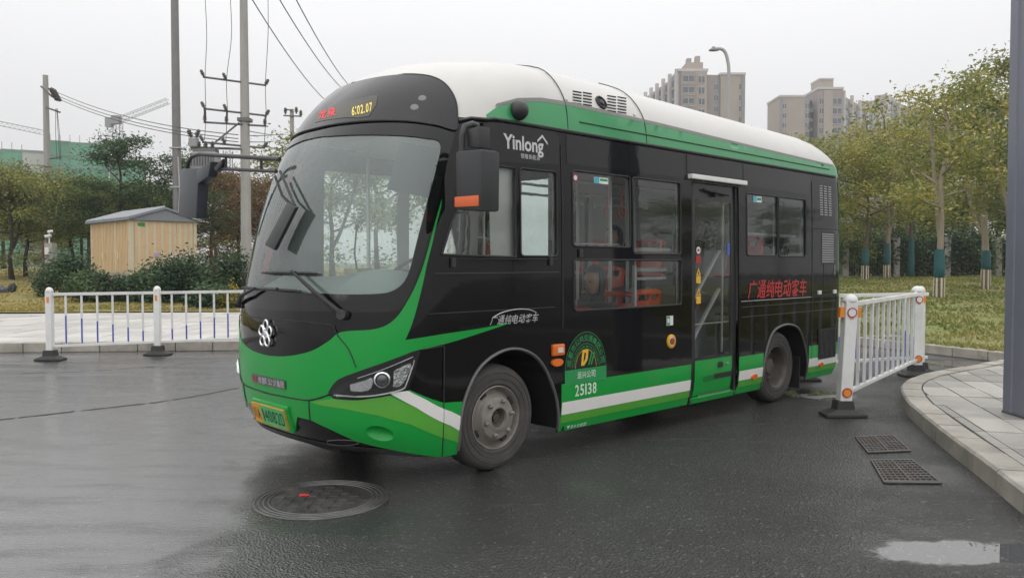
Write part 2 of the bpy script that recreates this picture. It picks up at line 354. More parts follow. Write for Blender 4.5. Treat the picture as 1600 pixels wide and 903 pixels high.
# ---- left pavement beyond the barrier
kl0=G(-120,552,0)[:2]; kl1=G(372,547.5,0)[:2]; du=(kl1-kl0)/np.linalg.norm(kl1-kl0); nu=np.array([-du[1],du[0]])
def lp(u,v): return kl0+du*u+nu*v
LLEN=17.
DEP=8.6
ls=tag(mk('far_pavement',[(*lp(-12,.2),.004),(*lp(LLEN,.2),.004),(*lp(LLEN,DEP),.004),(*lp(-12,DEP),.004),(*lp(-12,.2),.13),(*lp(LLEN,.2),.13),(*lp(LLEN,DEP),.13),(*lp(-12,DEP),.13)],[(0,3,2,1),(4,5,6,7),(0,1,5,4),(1,2,6,5),(2,3,7,6),(3,0,4,7)],pm('screed',(.40,.385,.36),.5,var=.15,scale=2,dirt=.3)),kind='structure')
for k in range(34):
    u=-4+k*.62; a=MB().box(u+.006,0,0,u+.614,.2,.16)
    a.v=[(*lp(p[0],p[1]),p[2]) for p in a.v]; a.build('kerb_stone',M_CONC,ls,bevel=.012)
cl=[pm('pale_slab_%s'%n,c,.4,var=.10,scale=1.2,dirt=.22) for n,c in (('a',(.52,.50,.465)),('b',(.47,.455,.425)),('c',(.57,.55,.51)))]
for k in range(22):
    for j in range(9):
        u,v=-2.+k*.80+(j%2)*.4,.205+j*.9; a=MB().box(u+.007,v+.007,.13,u+.793,v+.893,.156+random.uniform(-.003,.003))
        a.v=[(*lp(p[0],p[1]),p[2]) for p in a.v]; a.build('paving_slab',random.choice(cl),ls)
# ---- lawns rising gently away from the road
def tz(x,y):
    t=min(1,max(0,(y-18)/30)); t=t*t*(3-2*t)
    k=.55+.45*min(1,max(0,(-x)/12))
    return .135+t*k*.95+.03*math.sin(x*.7+1)*math.sin(y*.43)*min(1,max(0,(y-15)/6))
def lawn(name,x0,x1,yf,y1,mat,nx=60,ny=60):
    v=[];f=[]
    for j in range(ny+1):
        for i in range(nx+1):
            x=x0+(x1-x0)*i/nx; ya=yf(x); y=ya+(y1-ya)*(j/ny)**1.6; v.append((x,y,tz(x,y)))
    for j in range(ny):
        for i in range(nx): a=j*(nx+1)+i; f.append((a,a+1,a+nx+2,a+nx+1))
    return tag(mk(name,v,f,mat,smooth=60),kind='structure')
def lawn_mat(name,a,b_,c):
    m=bpy.data.materials.new(name); m.use_nodes=True; nt=m.node_tree; N=nt.nodes; L=nt.links; b=N['Principled BSDF']; b.inputs['Roughness'].default_value=.9
    tc=N.new('ShaderNodeTexCoord'); n1=N.new('ShaderNodeTexNoise'); n1.inputs['Scale'].default_value=.45; n1.inputs['Detail'].default_value=7; n1.inputs['Roughness'].default_value=.68; L.new(tc.outputs['Object'],n1.inputs['Vector'])
    cr=N.new('ShaderNodeValToRGB'); e=cr.color_ramp.elements; e[0].position=.33;e[1].position=.66; e[0].color=(*a,1); e[1].color=(*c,1); x=e.new(.5); x.color=(*b_,1); L.new(n1.outputs[0],cr.inputs[0])
    n2=N.new('ShaderNodeTexNoise'); n2.inputs['Scale'].default_value=22; n2.inputs['Detail'].default_value=4; L.new(tc.outputs['Object'],n2.inputs['Vector'])
    mm=N.new('ShaderNodeMix'); mm.data_type='RGBA'; mm.blend_type='MULTIPLY'; mm.inputs['Factor'].default_value=.6; L.new(cr.outputs[0],mm.inputs['A']); L.new(n2.outputs[0],mm.inputs['B']); 
    L.new(mm.outputs['Result'],b.inputs['Base Color'])
    bp=N.new('ShaderNodeBump'); bp.inputs['Strength'].default_value=.7; bp.inputs['Distance'].default_value=.06; L.new(n2.outputs[0],bp.inputs['Height']); L.new(bp.outputs[0],b.inputs['Normal'])
    return m
M_LR=lawn_mat('autumn_lawn',(.32,.26,.13),(.28,.29,.09),(.19,.28,.07)); M_LL=lawn_mat('yellowing_lawn',(.40,.31,.11),(.34,.29,.09),(.25,.25,.07))
fl0=G(1437,551,.0)[:2]; fl1=G(1564,566,.0)[:2]; fdu=(fl1-fl0)/np.linalg.norm(fl1-fl0)
def yfar(x): return float(fl0[1]+(x-fl0[0])*fdu[1]/fdu[0])
yl=lambda x: float(lp(0,DEP)[1]+(x-lp(0,DEP)[0])*du[1]/du[0])
lawn_r=lawn('lawn_right',1.5,70,lambda x:max(12.,yfar(x) if x<9 else yfar(9))+.2,75,M_LR)
lawn_l=lawn('lawn_left',-75,1.5,lambda x:yl(x)+.0,75,M_LL)
lk=empty('kerb_edging',(0,0,0)); 
for k in range(24):
    p=fl0+fdu*(-4.2+k*.6); q=fl0+fdu*(-4.2+k*.6+.588); nn_=np.array([-fdu[1],fdu[0]])*.2
    v=[(*p,0),(*q,0),(*(q+nn_),0),(*(p+nn_),0),(*p,.15),(*q,.15),(*(q+nn_),.15),(*(p+nn_),.15)]
    mk('kerb_stone',v,[(0,3,2,1),(4,5,6,7),(0,1,5,4),(1,2,6,5),(2,3,7,6),(3,0,4,7)],M_CONC,lk,bevel=.012)
tag(lk,kind='structure')
# far land beyond the park, up to the town
tag(mk('far_ground',[(-700,74,.6),(700,74,.6),(700,1390,.6),(-700,1390,.6)],[(0,1,2,3)],pm('far_land',(.10,.105,.05),.95,var=.3,scale=.05)),kind='structure')
# ---- tar joint and small patches in the asphalt
def strip(name,pp,w,mat,z=.004,jit=.25):
    pts=[G(x,y)[:2] for x,y in dens(pp,6,False)]; v=[];f=[]
    for i,q in enumerate(pts):
        ww=w*random.uniform(1-jit*2,1+jit*2); v+=[(q[0],q[1]-ww,z),(q[0],q[1]+ww,z)]
    for i in range(len(pts)-1):
        if random.random()>.12: f.append((2*i,2*i+2,2*i+3,2*i+1))
    tag(mk(name,v,f,mat),kind='structure')
M_TAR=pm('tar_joint',(.012,.012,.012),.45,var=.3,scale=20,bump=.4,bscale=60)
strip('tar_joint',((-40,660),(60,649),(140,640),(240,629),(300,620),(372,606)),.03,M_TAR)
strip('road_crack',((-30,585),(120,581),(250,572),(366,562)),.012,M_TAR,jit=.4)
# ---- storm drain grates: iron frame, bars one by one
M_IRON=pm('cast_iron',(.060,.055,.05),.38,metal=.0,var=.35,scale=14,bump=.3,bscale=50,dirt=.5)
M_LID=pm('worn_lid_iron',(.050,.048,.046),.32,var=.4,scale=9,bump=.25,bscale=40,dirt=.5,ior=1.8)
M_RUST=pm('rusty_iron',(.085,.068,.056),.6,metal=.3,var=.4,scale=12,bump=.3,bscale=50)
M_PIT=pm('drain_pit',(.008,.008,.008),.9)
def grate(c4,label):
    q=[G(x,y) for x,y in c4]  # near-left, near-right, far-right, far-left
    g=empty('drain_grate',tuple(q[0])); tag(g,label,'drain grate','storm drain grates by the kerb')
    def L2(u,v,z): p=q[0]*(1-u)*(1-v)+q[1]*u*(1-v)+q[2]*u*v+q[3]*(1-u)*v-q[0]; return (p[0],p[1],z)
    def bar(name,u0,u1,v0,v1,z0,z1,m):
        v=[L2(u0,v0,z0),L2(u1,v0,z0),L2(u1,v1,z0),L2(u0,v1,z0),L2(u0,v0,z1),L2(u1,v0,z1),L2(u1,v1,z1),L2(u0,v1,z1)]
        return mk(name,v,[(0,3,2,1),(4,5,6,7),(0,1,5,4),(1,2,6,5),(2,3,7,6),(3,0,4,7)],m,g)
    bar('pit',0.02,.98,.02,.98,.004,.006,M_PIT)
    fr=MB()
    for u0,u1,v0,v1 in ((0,1,0,.05),(0,1,.95,1),(0,.035,.05,.95),(.965,1,.05,.95),(.48,.52,.05,.95)):
        v=[L2(u0,v0,.004),L2(u1,v0,.004),L2(u1,v1,.004),L2(u0,v1,.004),L2(u0,v0,.014),L2(u1,v0,.014),L2(u1,v1,.014),L2(u0,v1,.014)]
        fr.add(v,[(0,3,2,1),(4,5,6,7),(0,1,5,4),(1,2,6,5),(2,3,7,6),(3,0,4,7)])
    fr.build('frame',M_IRON,g)
    for h in (0,1):
        for k in range(9):
            v0=.06+k*.1; u0=.04+h*.485; bar('bar',u0,u0+.435,v0,v0+.040,.004,.013,M_RUST if random.random()<.5 else M_IRON)
        for k in range(4):
            u0=.085+h*.485+k*.105; bar('cross_bar',u0,u0+.022,.06,.95,.004,.0115,M_IRON)
grate(((1356,709),(1424,706),(1396,681),(1336,684)),'iron storm drain grate closer to the white barrier foot')
grate(((1381,756),(1473,757),(1425,719),(1360,720)),'iron storm drain grate further from the barrier foot, chipped asphalt edge')
# ---- manhole cover with a red leaf
mc=(G(503,808)+G(503,754))/2; mh=empty('manhole_cover',tuple(mc)); tag(mh,'round cast iron manhole cover with ridged rim in the wet asphalt','manhole cover')
RM=.43
MB().lathe([(RM,.001),(RM,.004),(0,.004)],48).build('disc',M_LID,mh)
for r_ in (.42,.39,.36,.33): MB().lathe([(r_,.004),(r_-.003,.008),(r_-.012,.008),(r_-.015,.004)],48).build('ring',M_LID,mh)
for i in range(-4,5):
    for j in range(-4,5):
        if math.hypot(i,j)*.066<.27 and (i+j)%2==0:
            MB().box(i*.066-.028,j*.066-.028,.003,i*.066+.028,j*.066+.028,.0085).build('stud',M_LID,mh)
lf=G(475,776)
a=MB(); pts=[]
for k in range(14):
    t=2*math.pi*k/14; r_=.034*(1 if k%2==0 else .62); pts.append((r_*math.cos(t)*1.2,r_*math.sin(t),.002*math.sin(3*t)))
a.add(pts+[(0,0,.006)],[(k,(k+1)%14,14) for k in range(14)])
tag(a.build('fallen_leaf',pm('red_leaf',(.55,.02,.03),.5,var=.2,scale=30),loc=(lf[0],lf[1],.012)),'small bright red fallen leaf on the manhole cover','leaf')
# ================================================================ THE BUS
BUS=empty('bus',tuple(ROOT),TH); tag(BUS,'small green, black and white electric city bus with rounded windscreen','bus')
GREEN=pm('green_paint',(.007,.30,.045),.24,ior=1.4,bump=.03,bscale=3.,var=.06,scale=1.5,coat=.05,dirt=.16)
GREEN_D=pm('roof_cove_green',(.035,.29,.10),.3,var=.06,scale=1.5,coat=.3,dirt=.10)
LIME=pm('light_green_paint',(.085,.36,.035),.22,var=.06,scale=1.5,coat=.6,dirt=.10)
WHITE=pm('white_paint',(.74,.73,.70),.28,var=.03,scale=1.5,coat=.4,dirt=.08)
ROOFW=pm('roof_white',(.58,.57,.535),.38,var=.04,scale=1.2,coat=.2,dirt=.10)
BLACK=pm('black_gloss_paint',(.005,.005,.0054),.05,var=.2,scale=2.,ior=1.36,dirt=.03,bump=.05,bscale=3.5)
FRIT=pm('black_glass_border',(.008,.0085,.009),.04,var=.1,scale=2.,ior=1.42,bump=.04,bscale=4.)
VISOR=pm('smoked_visor',(.012,.0125,.014),.05,var=.1,scale=2.,ior=1.45)
RUB=pm('black_rubber',(.018,.018,.018),.6,var=.2,scale=20,bump=.1)
PLAS=pm('grey_black_plastic',(.028,.029,.031),.45,var=.15,scale=12,bump=.08,bscale=120)
CHROME=pm('chrome',(.75,.75,.76),.12,metal=1.,var=.05)
ALU=pm('brushed_aluminium',(.55,.55,.55),.32,metal=1.,var=.1,scale=20)
STEEL=pm('dusty_wheel_steel',(.25,.235,.21),.5,metal=.35,var=.25,scale=9,dirt=.6,bump=.1)
TYRE=pm('tyre_rubber',(.055,.052,.048),.75,var=.25,scale=7,bump=.2,bscale=60,dirt=.35)
LINING=pm('interior_lining',(.72,.72,.70),.6,var=.05,scale=3)
FLOORM=pm('bus_floor_vinyl',(.30,.30,.30),.6,var=.15,scale=10)
ORANGE=pm('orange_plastic',(.72,.09,.025),.4,var=.06,scale=5)
SEATGREY=pm('dark_grey_seat_cloth',(.05,.052,.058),.8,var=.15,scale=20,bump=.1)
RAIL=pm('handrail_grey',(.62,.62,.60),.35,var=.05,scale=5,metal=.3)
AMBER=pm('amber_lens',(.75,.16,.015),.15,var=.1,scale=40,coat=.5)
YELLOW=pm('yellow_plastic',(.75,.42,.02),.35,var=.08,scale=9)
RED=pm('red_print',(.40,.015,.02),.4,var=.1,scale=9)
WPRINT=pm('white_print',(.70,.70,.70),.45,var=.04,scale=9)
SILVER=pm('silver_print',(.55,.55,.55),.3,metal=.4,var=.06,scale=9)
GPRINT=pm('green_print',(.016,.26,.07),.4,var=.05,scale=9)
YPRINT=pm('yellow_print',(.72,.42,.03),.45,var=.05,scale=9)
BPRINT=pm('black_print',(.01,.01,.01),.4,var=.05,scale=9)
CYAN=pm('cyan_print',(.05,.42,.55),.45,var=.05,scale=9)
GLASS=glass_mat('side_glass',(.90,.93,.91),1.58,wave=.04,film=.02)
WSG=glass_mat('windscreen_glass',(.78,.88,.84),1.85,wave=.02,film=.15)
DARKG=glass_mat('dark_tinted_glass',(.10,.11,.11),1.6,wave=.06)
def inside(P,poly):
    x,y=P[:,0],P[:,1]; q=np.array(poly); c=np.zeros(len(P),bool); j=len(q)-1
    for i in range(len(q)):
        xi,yi=q[i];xj,yj=q[j]
        if yi!=yj: c^=((yi>y)!=(yj>y))&(x<(xj-xi)*(y-yi)/(yj-yi)+xi)
        j=i
    return c
def patch(name,outer,mat,off=0.,holes=(),parent=None,rim=0.,g=.06,smooth=50,flip=False):
    """piece of the body skin bounded by (U,z) outlines; rim>0 turns the edge inwards so that it has thickness"""
    loops=[[tuple(map(float,p)) for p in outer]]+[[tuple(map(float,p)) for p in h] for h in holes]
    loops=[dens(l,g*.8) for l in loops]
    V=[];Ed=[];bd=[]
    for l in loops:
        cl_=[l[0]]
        for p in l[1:]:
            if abs(p[0]-cl_[-1][0])+abs(p[1]-cl_[-1][1])>1e-4: cl_.append(p)
        if abs(cl_[0][0]-cl_[-1][0])+abs(cl_[0][1]-cl_[-1][1])<1e-4: cl_.pop()
        k=len(V); V+=cl_; n=len(cl_); Ed+=[(k+i,k+(i+1)%n) for i in range(n)]
    B=np.array(V); lo,hi=B[:len(B)].min(0),B.max(0)
    gx=np.arange(lo[0]+g*.5,hi[0],g); gy=np.arange(lo[1]+g*.5,hi[1],g)
    if len(gx) and len(gy):
        X,Y=np.meshgrid(gx,gy); P=np.stack([X.ravel(),Y.ravel()],1)
        m=inside(P,loops[0])
        for h in loops[1:]: m&=~inside(P,h)
        P=P[m]
        if len(P):
            keep=np.ones(len(P),bool)
            for s_ in range(0,len(P),2000):
                dd=((P[s_:s_+2000,None,:]-B[None])**2).sum(-1).min(1); keep[s_:s_+2000]=dd>(g*.42)**2
            P=P[keep]; V+= [tuple(p) for p in P]
    vo,_,fo,*_r=delaunay_2d_cdt([Vector(p) for p in V],Ed,[],0,1e-6)
    Q=np.array([tuple(p) for p in vo]); tr=np.array([tuple(f) for f in fo]); ce=Q[tr].mean(1)
    m=inside(ce,loops[0])
    for h in loops[1:]: m&=~inside(ce,h)
    tr=tr[m]
    S=surf(Q[:,0],Q[:,1]); NN=normal(Q[:,0],Q[:,1])
    # outward: away from the bus axis
    outd=np.stack([np.where(np.abs(Q[:,0])<LF,-1,np.where(np.abs(Q[:,0])>LF+LS,1,0))*.6,S[:,1],.4*(Q[:,1]>2.6)+0*S[:,1]],1); sg=np.sign((NN*outd).sum(1)); sg[sg==0]=1
    NN=NN*sg[:,None]; Pw=S+NN*off
    fn=np.cross(Pw[tr[:,1]]-Pw[tr[:,0]],Pw[tr[:,2]]-Pw[tr[:,0]]); bad=(fn*NN[tr[:,0]]).sum(1)<0
    if flip: bad=~bad
    tr[bad]=tr[bad][:,::-1]
    verts=[tuple(p) for p in Pw]; faces=[tuple(int(i) for i in t) for t in tr]
    if rim:
        cnt={}
        for t in faces:
            for a,b in ((t[0],t[1]),(t[1],t[2]),(t[2],t[0])): cnt[(a,b)]=1
        be=[(a,b) for (a,b) in cnt if (b,a) not in cnt]; mp={}
        for a,b in be:
            for i in (a,b):
                if i not in mp: mp[i]=len(verts); verts.append(tuple(Pw[i]-NN[i]*rim*(-1 if flip else 1)))
            faces.append((b,a,mp[a],mp[b]))
    return mk(name,verts,faces,mat,parent if parent is not None else BUS,smooth)
def P(*pts,k=0):
    """photo outline -> (U,z)"""
    pts=smooth_line(pts,k) if k else pts
    return [px(x,y) for x,y in pts]
def mirror(half):
    """near half, ordered from the centre line round to the centre line"""
    h=[p for p in half if p[0]>.012]; a=[(0.,h[0][1])]+h+[(0.,h[-1][1])]
    return a+[(-u,z) for u,z in reversed(h)]
def rect(s0,z0,s1,z1,r=.0,sg=1,n=4,d=.12):
    if r:
        p=[]
        for cx,cy,t0 in ((s1-r,z1-r,0),(s0+r,z1-r,90),(s0+r,z0+r,180),(s1-r,z0+r,270)):
            p+=[(cx+r*math.cos(R(t0+90*i/n)),cy+r*math.sin(R(t0+90*i/n))) for i in range(n+1)]
    else: p=[(s0,z0),(s1,z0),(s1,z1),(s0,z1)]
    return [sz(s,z,sg) for s,z in dens(p,d)]
def spoly(pts,sg=1,d=.1): return [sz(s,z,sg) for s,z in dens(pts,d)]
def onside(s,z,off=0.,sg=1):
    u,zz=sz(s,z,sg); p=surf(u,zz); n_=normal(u,zz)
    if n_[1]*sg>0: n_=-n_
    return Vector(p+n_*off)
# ---------------- outlines
arch=lambda c,top,l,r_,b=.165:[(l,b)]+smooth_line([(l,b+.05),(l+.01,.50),(l+.15,.75),(c-.10,top-.02),(c+.12,top-.02),(r_-.22,.75),(r_-.07,.50),(r_,b+.05)],5)+[(r_,b)]
A1=arch(.08,.885,-.385,.62); A2=arch(4.16,.85,3.70,4.70)
ws_clear=mirror(P((424,218),(500,214),(560,211),(621,212),(662,216),(688,224),(682,262),(664,330),(650,385),(641,420),(630,442),(612,455),(590,459),(548,460),(500,458.5),(470,457),(424,455),k=5))
ws_outer=mirror(P((424,210),(480,207),(524,198),(579,192.5),(634,192.5),(681,198.5),(709,206),(701,245),(689,290),(677,340),(666,385),(658,412),(650,435),(640,460),(628,479),(612,487),(570,488),(529,487),(470,486),(424,484.5),k=5))
vis=mirror(P((424,205),(480,204.5),(524,196),(579,190.5),(634,190.5),(681,196.5),(711,204),(714,186),(712.5,163),(705,145),(692,130.5),(674,122),(652,118.8),(632,118.6),k=5))
drvA=[px(x,y) for x,y in dens(((690,398),(806,402),(804,263),(772,259),(735,290),(706,345)),18)]
WINS={'drvB':(.19,1.55,.58,2.19),'A':(.757,1.63,1.475,2.22),'B':(1.512,1.578,2.205,2.22),'L':(.765,1.125,2.21,1.525),'R1':(3.352,1.575,3.975,2.20),'R2':(4.0,1.57,4.607,2.20)}
DOOR=(2.385,.185,3.205,2.25); DG=(2.485,.61,3.10,2.09)
FAR={'f1':(-.22,.92,.60,2.32),'f2':(.68,1.05,2.28,2.32),'f3':(2.36,.92,3.28,2.32),'f4':(3.36,1.2,5.1,2.32)}
fx=[px(594+22*math.cos(t),676+11*math.sin(t)+4*math.cos(t)) for t in np.linspace(0,2*math.pi,24,endpoint=False)]
fxm=[(-u,z) for u,z in fx]
holes=[ws_clear,drvA,fx,fxm]+[rect(*w,r=.03) for w in WINS.values()]+[rect(*DOOR)]+[rect(*w,r=.03,sg=-1) for w in FAR.values()]
UM=LF+LS+LR
# skin below the gutter; wheel arches are cut out of the lower edge
zb=.185
def lower(sg,A): return [sz(s,max(z,zb),sg) for s,z in dens(A,.06,False)]
bot=[(u,zb) for u in np.linspace(-UM,-sz(A2[-1][0],zb)[0],30)]
bot+= [sz(s,max(z,zb),-1) for s,z in reversed(dens(A2,.06,False))]+[sz(s,zb,-1) for s in np.linspace(3.6,.75,20)]+[sz(s,max(z,zb),-1) for s,z in reversed(dens(A1,.06,False))]
def zfront(u): return float(np.interp(abs(u),[0,.6,.9,1.2,1.5,1.6],[.266,.266,.258,.230,.192,zb]))
bot+= [(u,zfront(u)) for u in np.linspace(sz(-.45,zb,-1)[0],sz(-.45,zb)[0],60)]
bot+= lower(1,A1)+[sz(s,zb) for s in np.linspace(.75,3.6,20)]+lower(1,A2)+[(u,zb) for u in np.linspace(sz(4.8,zb)[0],UM,20)]
ZG=2.505
shell_out=bot+[(u,ZG) for u in np.linspace(UM,-UM,160)]
body=patch('body_shell',shell_out,BLACK,0.,holes,g=.09,rim=.012)
roof_out=[(u,ZG) for u in np.linspace(-UM,UM,200)]+[(u,3.176) for u in np.linspace(UM,-UM,200)]
roof=patch('roof',roof_out,ROOFW,0.,(),g=.07)
# ridge cap along the roof crown
rc=MB(); pts=[surf(0,3.176),surf(UM,3.176)]
rc.add([(.95,-.34,3.17),(.95,.34,3.17),(5.0,.34,3.10),(5.0,-.34,3.10),(1.3,-.1,3.205),(1.3,.1,3.205),(4.7,.1,3.135),(4.7,-.1,3.135)],[(4,7,6,5),(0,3,7,4),(1,5,6,2),(0,4,5,1),(3,2,6,7)]); rc.build('roof_crown',ROOFW,BUS,smooth=60)
# ---------------- front
patch('windscreen',ws_clear,WSG,-.006,g=.05)
patch('windscreen_border',ws_outer,FRIT,.002,(ws_clear,),rim=.01,g=.05)
visor=patch('header_visor',vis,VISOR,.013,rim=.026,g=.04)
# thin pale rubber seam round the visor and at the top of the windscreen
def seam(name,line,mat,w=.006,off=.008,parent=None,n=6):
    pts=[]
    for u,z in line:
        p=surf(u,z); n_=normal(u,z)
        if n_[0]*(-1 if abs(u)<LF else 0)+n_[1]*p[1]<0: n_=-n_
        pts.append(p+n_*off)
    return MB().tube(pts,w,n).build(name,mat,parent if parent else BUS,smooth=60)
seam('visor_seal',vis+[vis[0]],RUB,.007,.010,parent=visor)
smile=P((424,556),(445,556.5),(470,553),(492,546),(515,532),(528,521),(545,517),(580,515),(604,508),(621,494),(632,478),(645,455),(655,432),(662,412),(669,388),(679,350),(690,312),k=4)
gback=P((692,313),(682,350),(674,385),(667,412),(660,445),(650,485),(641,513),(633,531),k=3)+P((633,531),(660,527),(700,520.5),(750,513),(793,504.5),k=4)+P((793,506),(760,517),(720,530),(690,538.5),(657,546),k=4)
hl_top=P((655,546),(627,556),(600,566),(560,580),(530,592),(519,604),(514,613),k=3)
gseam=P((514,616),(484,624.5),(455,621),(431.6,616.6),(424,615),k=3)
gf=[(u,z) for u,z in smile+gback[1:]+hl_top+gseam if u>.012]
front=[(0,gf[0][1])]+gf+[(0,gf[-1][1])]+[(-u,z) for u,z in reversed(gf)]
fgreen=patch('front_panel',front,GREEN,.004,rim=.004,g=.045)
gb=P((424,617),(440,619),(484,626.5),(514,618),(520,621),(530,624),(580,623.5),(633,611.5),k=2)+P((640,609),(694,629),(722,627))+[sz(s,z) for s,z in ((-.388,.5),(-.388,.3),(-.388,.19))]
gb2=P((690,713),(650,708.5),(615,702),(560,689),(520,671),(487,655.5),(466,650.5),(464,674),(445,671),(430,667.5),(424,666),k=0)
gb=[p for p in gb+[ (u,max(z,.187)) for u,z in gb2] if p[0]>.012]
bump=[(0,gb[0][1])]+gb+[(0,gb[-1][1])]+[(-u,z) for u,z in reversed(gb)]
bumper=patch('bumper',bump,GREEN,.007,(fx,fxm),rim=.012,g=.045)
def fog_bowl(sg):
    L=np.array([(sg*u,z) for u,z in fx]); c_=L.mean(0); v=[];f=[]; n=len(L); prof=((1.,.008),(.93,.004),(.8,-.010),(.55,-.024),(.25,-.031),(.02,-.032))
    for r_,d_ in prof:
        for q in L:
            u,z=c_+(q-c_)*r_; p=surf(u,z); n_=normal(u,z); n_=n_ if n_[0]<0 else -n_; v.append(p+n_*d_)
    for i in range(len(prof)-1):
        for j in range(n): f.append((i*n+j,i*n+(j+1)%n,(i+1)*n+(j+1)%n,(i+1)*n+j))
    return mk('fog_lamp_recess',v,f,GREEN,bumper,60)
lm=P((486,627),(520,622),(560,625),(606,617),(650,637),(692,660.5),(717,672),(716,691),(690,683),(665,673),(640,662),(590,648),(540,638),(500,632))
for sg in (1,-1):
    patch('light_green_band',[(sg*u,z) for u,z in lm],LIME,.0095,parent=bumper,g=.05)
    patch('white_stripe',[(sg*u,z) for u,z in P((609,614),(622,611.5),(637,610),(665,624),(694,639),(719,650),(716,672),(692,660),(650,636.5))],WHITE,.0115,parent=bumper,g=.05)
# lower valance and fog recess
for sg in (1,-1):
    fog_bowl(sg)
for a_ in (((484,624.5),(484.5,640),(486,655)),):
    for sg in (1,-1): seam('panel_gap',[(sg*u,z) for u,z in P(*a_,k=4)],RUB,.004,.009,parent=bumper)
for sg in (1,-1):
    seam('panel_gap',[(sg*u,z) for u,z in P((693,541),(692.5,600),(692,660),(690,712),k=5)],RUB,.004,.0085)
    seam('panel_gap',[(sg*u,z) for u,z in P((657,546),(693,540.5),k=3)],RUB,.004,.006)
    seam('bonnet_gap',[(sg*u,z) for u,z in P((522,508),(529,525),(545,545),(557,574),k=4)],RUB,.0035,.006,parent=fgreen)
bg_=[q for q in P((424,499.5),(455,501),(490,504),(522,508),k=3) if q[0]>.01]
seam('bonnet_gap',[(-u,z) for u,z in reversed(bg_)]+bg_,RUB,.003,.004,parent=fgreen)
seam('seam_line',gseam+[(0,gseam[-1][1])]+[(-u,z) for u,z in reversed(gseam)],RUB,.005,.006,parent=fgreen)
# ---------------- headlights
hl=P((514,613),(519,604),(530,592),(560,580),(600,566),(627,556),(655,546),(652,562),(646,585),(638,604),(633,611),(605,618),(580,622),(545,623),(525,622),k=2)
hin=P((523,613),(530,602),(560,589),(600,575),(644,556),(640,575),(632,598),(626,605),(590,614),(560,617),(530,618),k=3)
LENS=glass_mat('clear_lens',(.93,.94,.94),1.45)
REFL=pm('lamp_reflector',(.7,.7,.71),.18,metal=1.,var=.1,scale=30)
for sg in (1,-1):
    H_=patch('headlight',[(sg*u,z) for u,z in hl],pm('lamp_housing',(.012,.012,.013),.25,var=.1),.010,rim=.012,g=.04)
    if sg<0:
        for pp in (((548,600),(570,594),(582,590),(580,606),(566,611),(549,610)),((586,588),(640,567),(636,585),(627,601),(590,606))): patch('reflector_bowl',[(-u,z) for u,z in P(*pp,k=3)],pm('dim_reflector',(.20,.20,.20),.35,metal=.2),.0125,parent=H_,g=.02)
        patch('cover_lens',[(-u,z) for u,z in hin],LENS,.030,rim=.016,parent=H_,g=.05)
    if sg>0:
        patch('reflector_bowl',P((548,600),(570,594),(582,590),(580,606),(566,611),(549,610),k=3),REFL,.0125,parent=H_,g=.02)
        patch('reflector_bowl',P((615,579),(640,567),(636,585),(627,601),(614,604),k=3),pm('lamp_cells',(.6,.6,.6),.2,metal=.9,var=.5,scale=45,bump=.8,bscale=50),.0125,parent=H_,g=.02)
        c_=px(597,592); p_=surf(*c_); n_=normal(*c_); n_=n_ if n_[0]<0 else -n_; Mx=Matrix.Translation(Vector(p_+n_*.014))@Vector(n_).to_track_quat('Z','Y').to_matrix().to_4x4()
        for nm,pr,mt in (('projector_ring',[(.050,0),(.053,.014),(.043,.020),(.040,.006)],CHROME),('projector_lens',[(.040,.004),(.034,.016),(.020,.024),(0,.026)],pm('projector_glass',(.05,.055,.06),.03,var=.1,ior=1.8))):
            b_=MB().lathe(pr,28); b_.v=[tuple(Mx@Vector(v)) for v in b_.v]; b_.build(nm,mt,H_,smooth=50)
        seam('light_guide',P((524,616),(560,618.5),(592,616),(626,608),(634,598),(646,562),k=5),pm('light_guide_white',(.75,.75,.75),.2,var=.03),.005,.016,parent=H_)
        seam('light_guide',P((560,590),(600,576),(644,557),k=5),pm('light_guide_white',(.75,.75,.75),.2),.003,.016,parent=H_)
        patch('cover_lens',hin,LENS,.030,rim=.016,parent=H_,g=.05)
# ---------------- flower emblem, badge strip, number plate
def front_frame(u,z,off=.0):
    p=surf(u,z); n_=normal(u,z); n_=n_ if n_[0]<0 else -n_
    zz=Vector(n_); xx=Vector((0,0,1)).cross(zz).normalized(); yy=zz.cross(xx)
    return Matrix.Translation(Vector(p+n_*off))@Matrix((xx,yy,zz)).transposed().to_4x4()
def mx_build(b,M,*a,**k): b.v=[tuple(M@Vector(v)) for v in b.v]; return b.build(*a,**k)
Me=front_frame(0,1.005,.010)
em=mx_build(MB().lathe([(0,0),(.028,0),(.028,.012),(.018,.016),(0,.016)],20),Me,'emblem',CHROME,BUS,smooth=40)
for k in range(5):
    t=R(90+72*k); c_=(.062*math.cos(t),.062*math.sin(t),.006)
    mx_build(MB().lathe([(.040,-.006),(.040,.006),(.032,.012),(.024,.006),(.024,-.006)],20,c=c_),Me,'petal',CHROME,em,smooth=40)
FONT_CACHE={}
def _glyph(body,bold=0.):
    key=(body,bold)
    if key in FONT_CACHE: return FONT_CACHE[key]
    cu=bpy.data.curves.new('glyphs','FONT'); cu.body=body; cu.size=1; cu.offset=bold; cu.resolution_u=3
    to=bpy.data.objects.new('glyphs',cu); COL.objects.link(to); dg=bpy.context.evaluated_depsgraph_get(); me=bpy.data.meshes.new_from_object(to.evaluated_get(dg))
    V=np.array([v.co[:2] for v in me.vertices]) if len(me.vertices) else np.zeros((1,2)); Fc=[tuple(p.vertices) for p in me.polygons]
    bpy.data.objects.remove(to); bpy.data.curves.remove(cu); bpy.data.meshes.remove(me)
    FONT_CACHE[key]=(V,Fc); return V,Fc
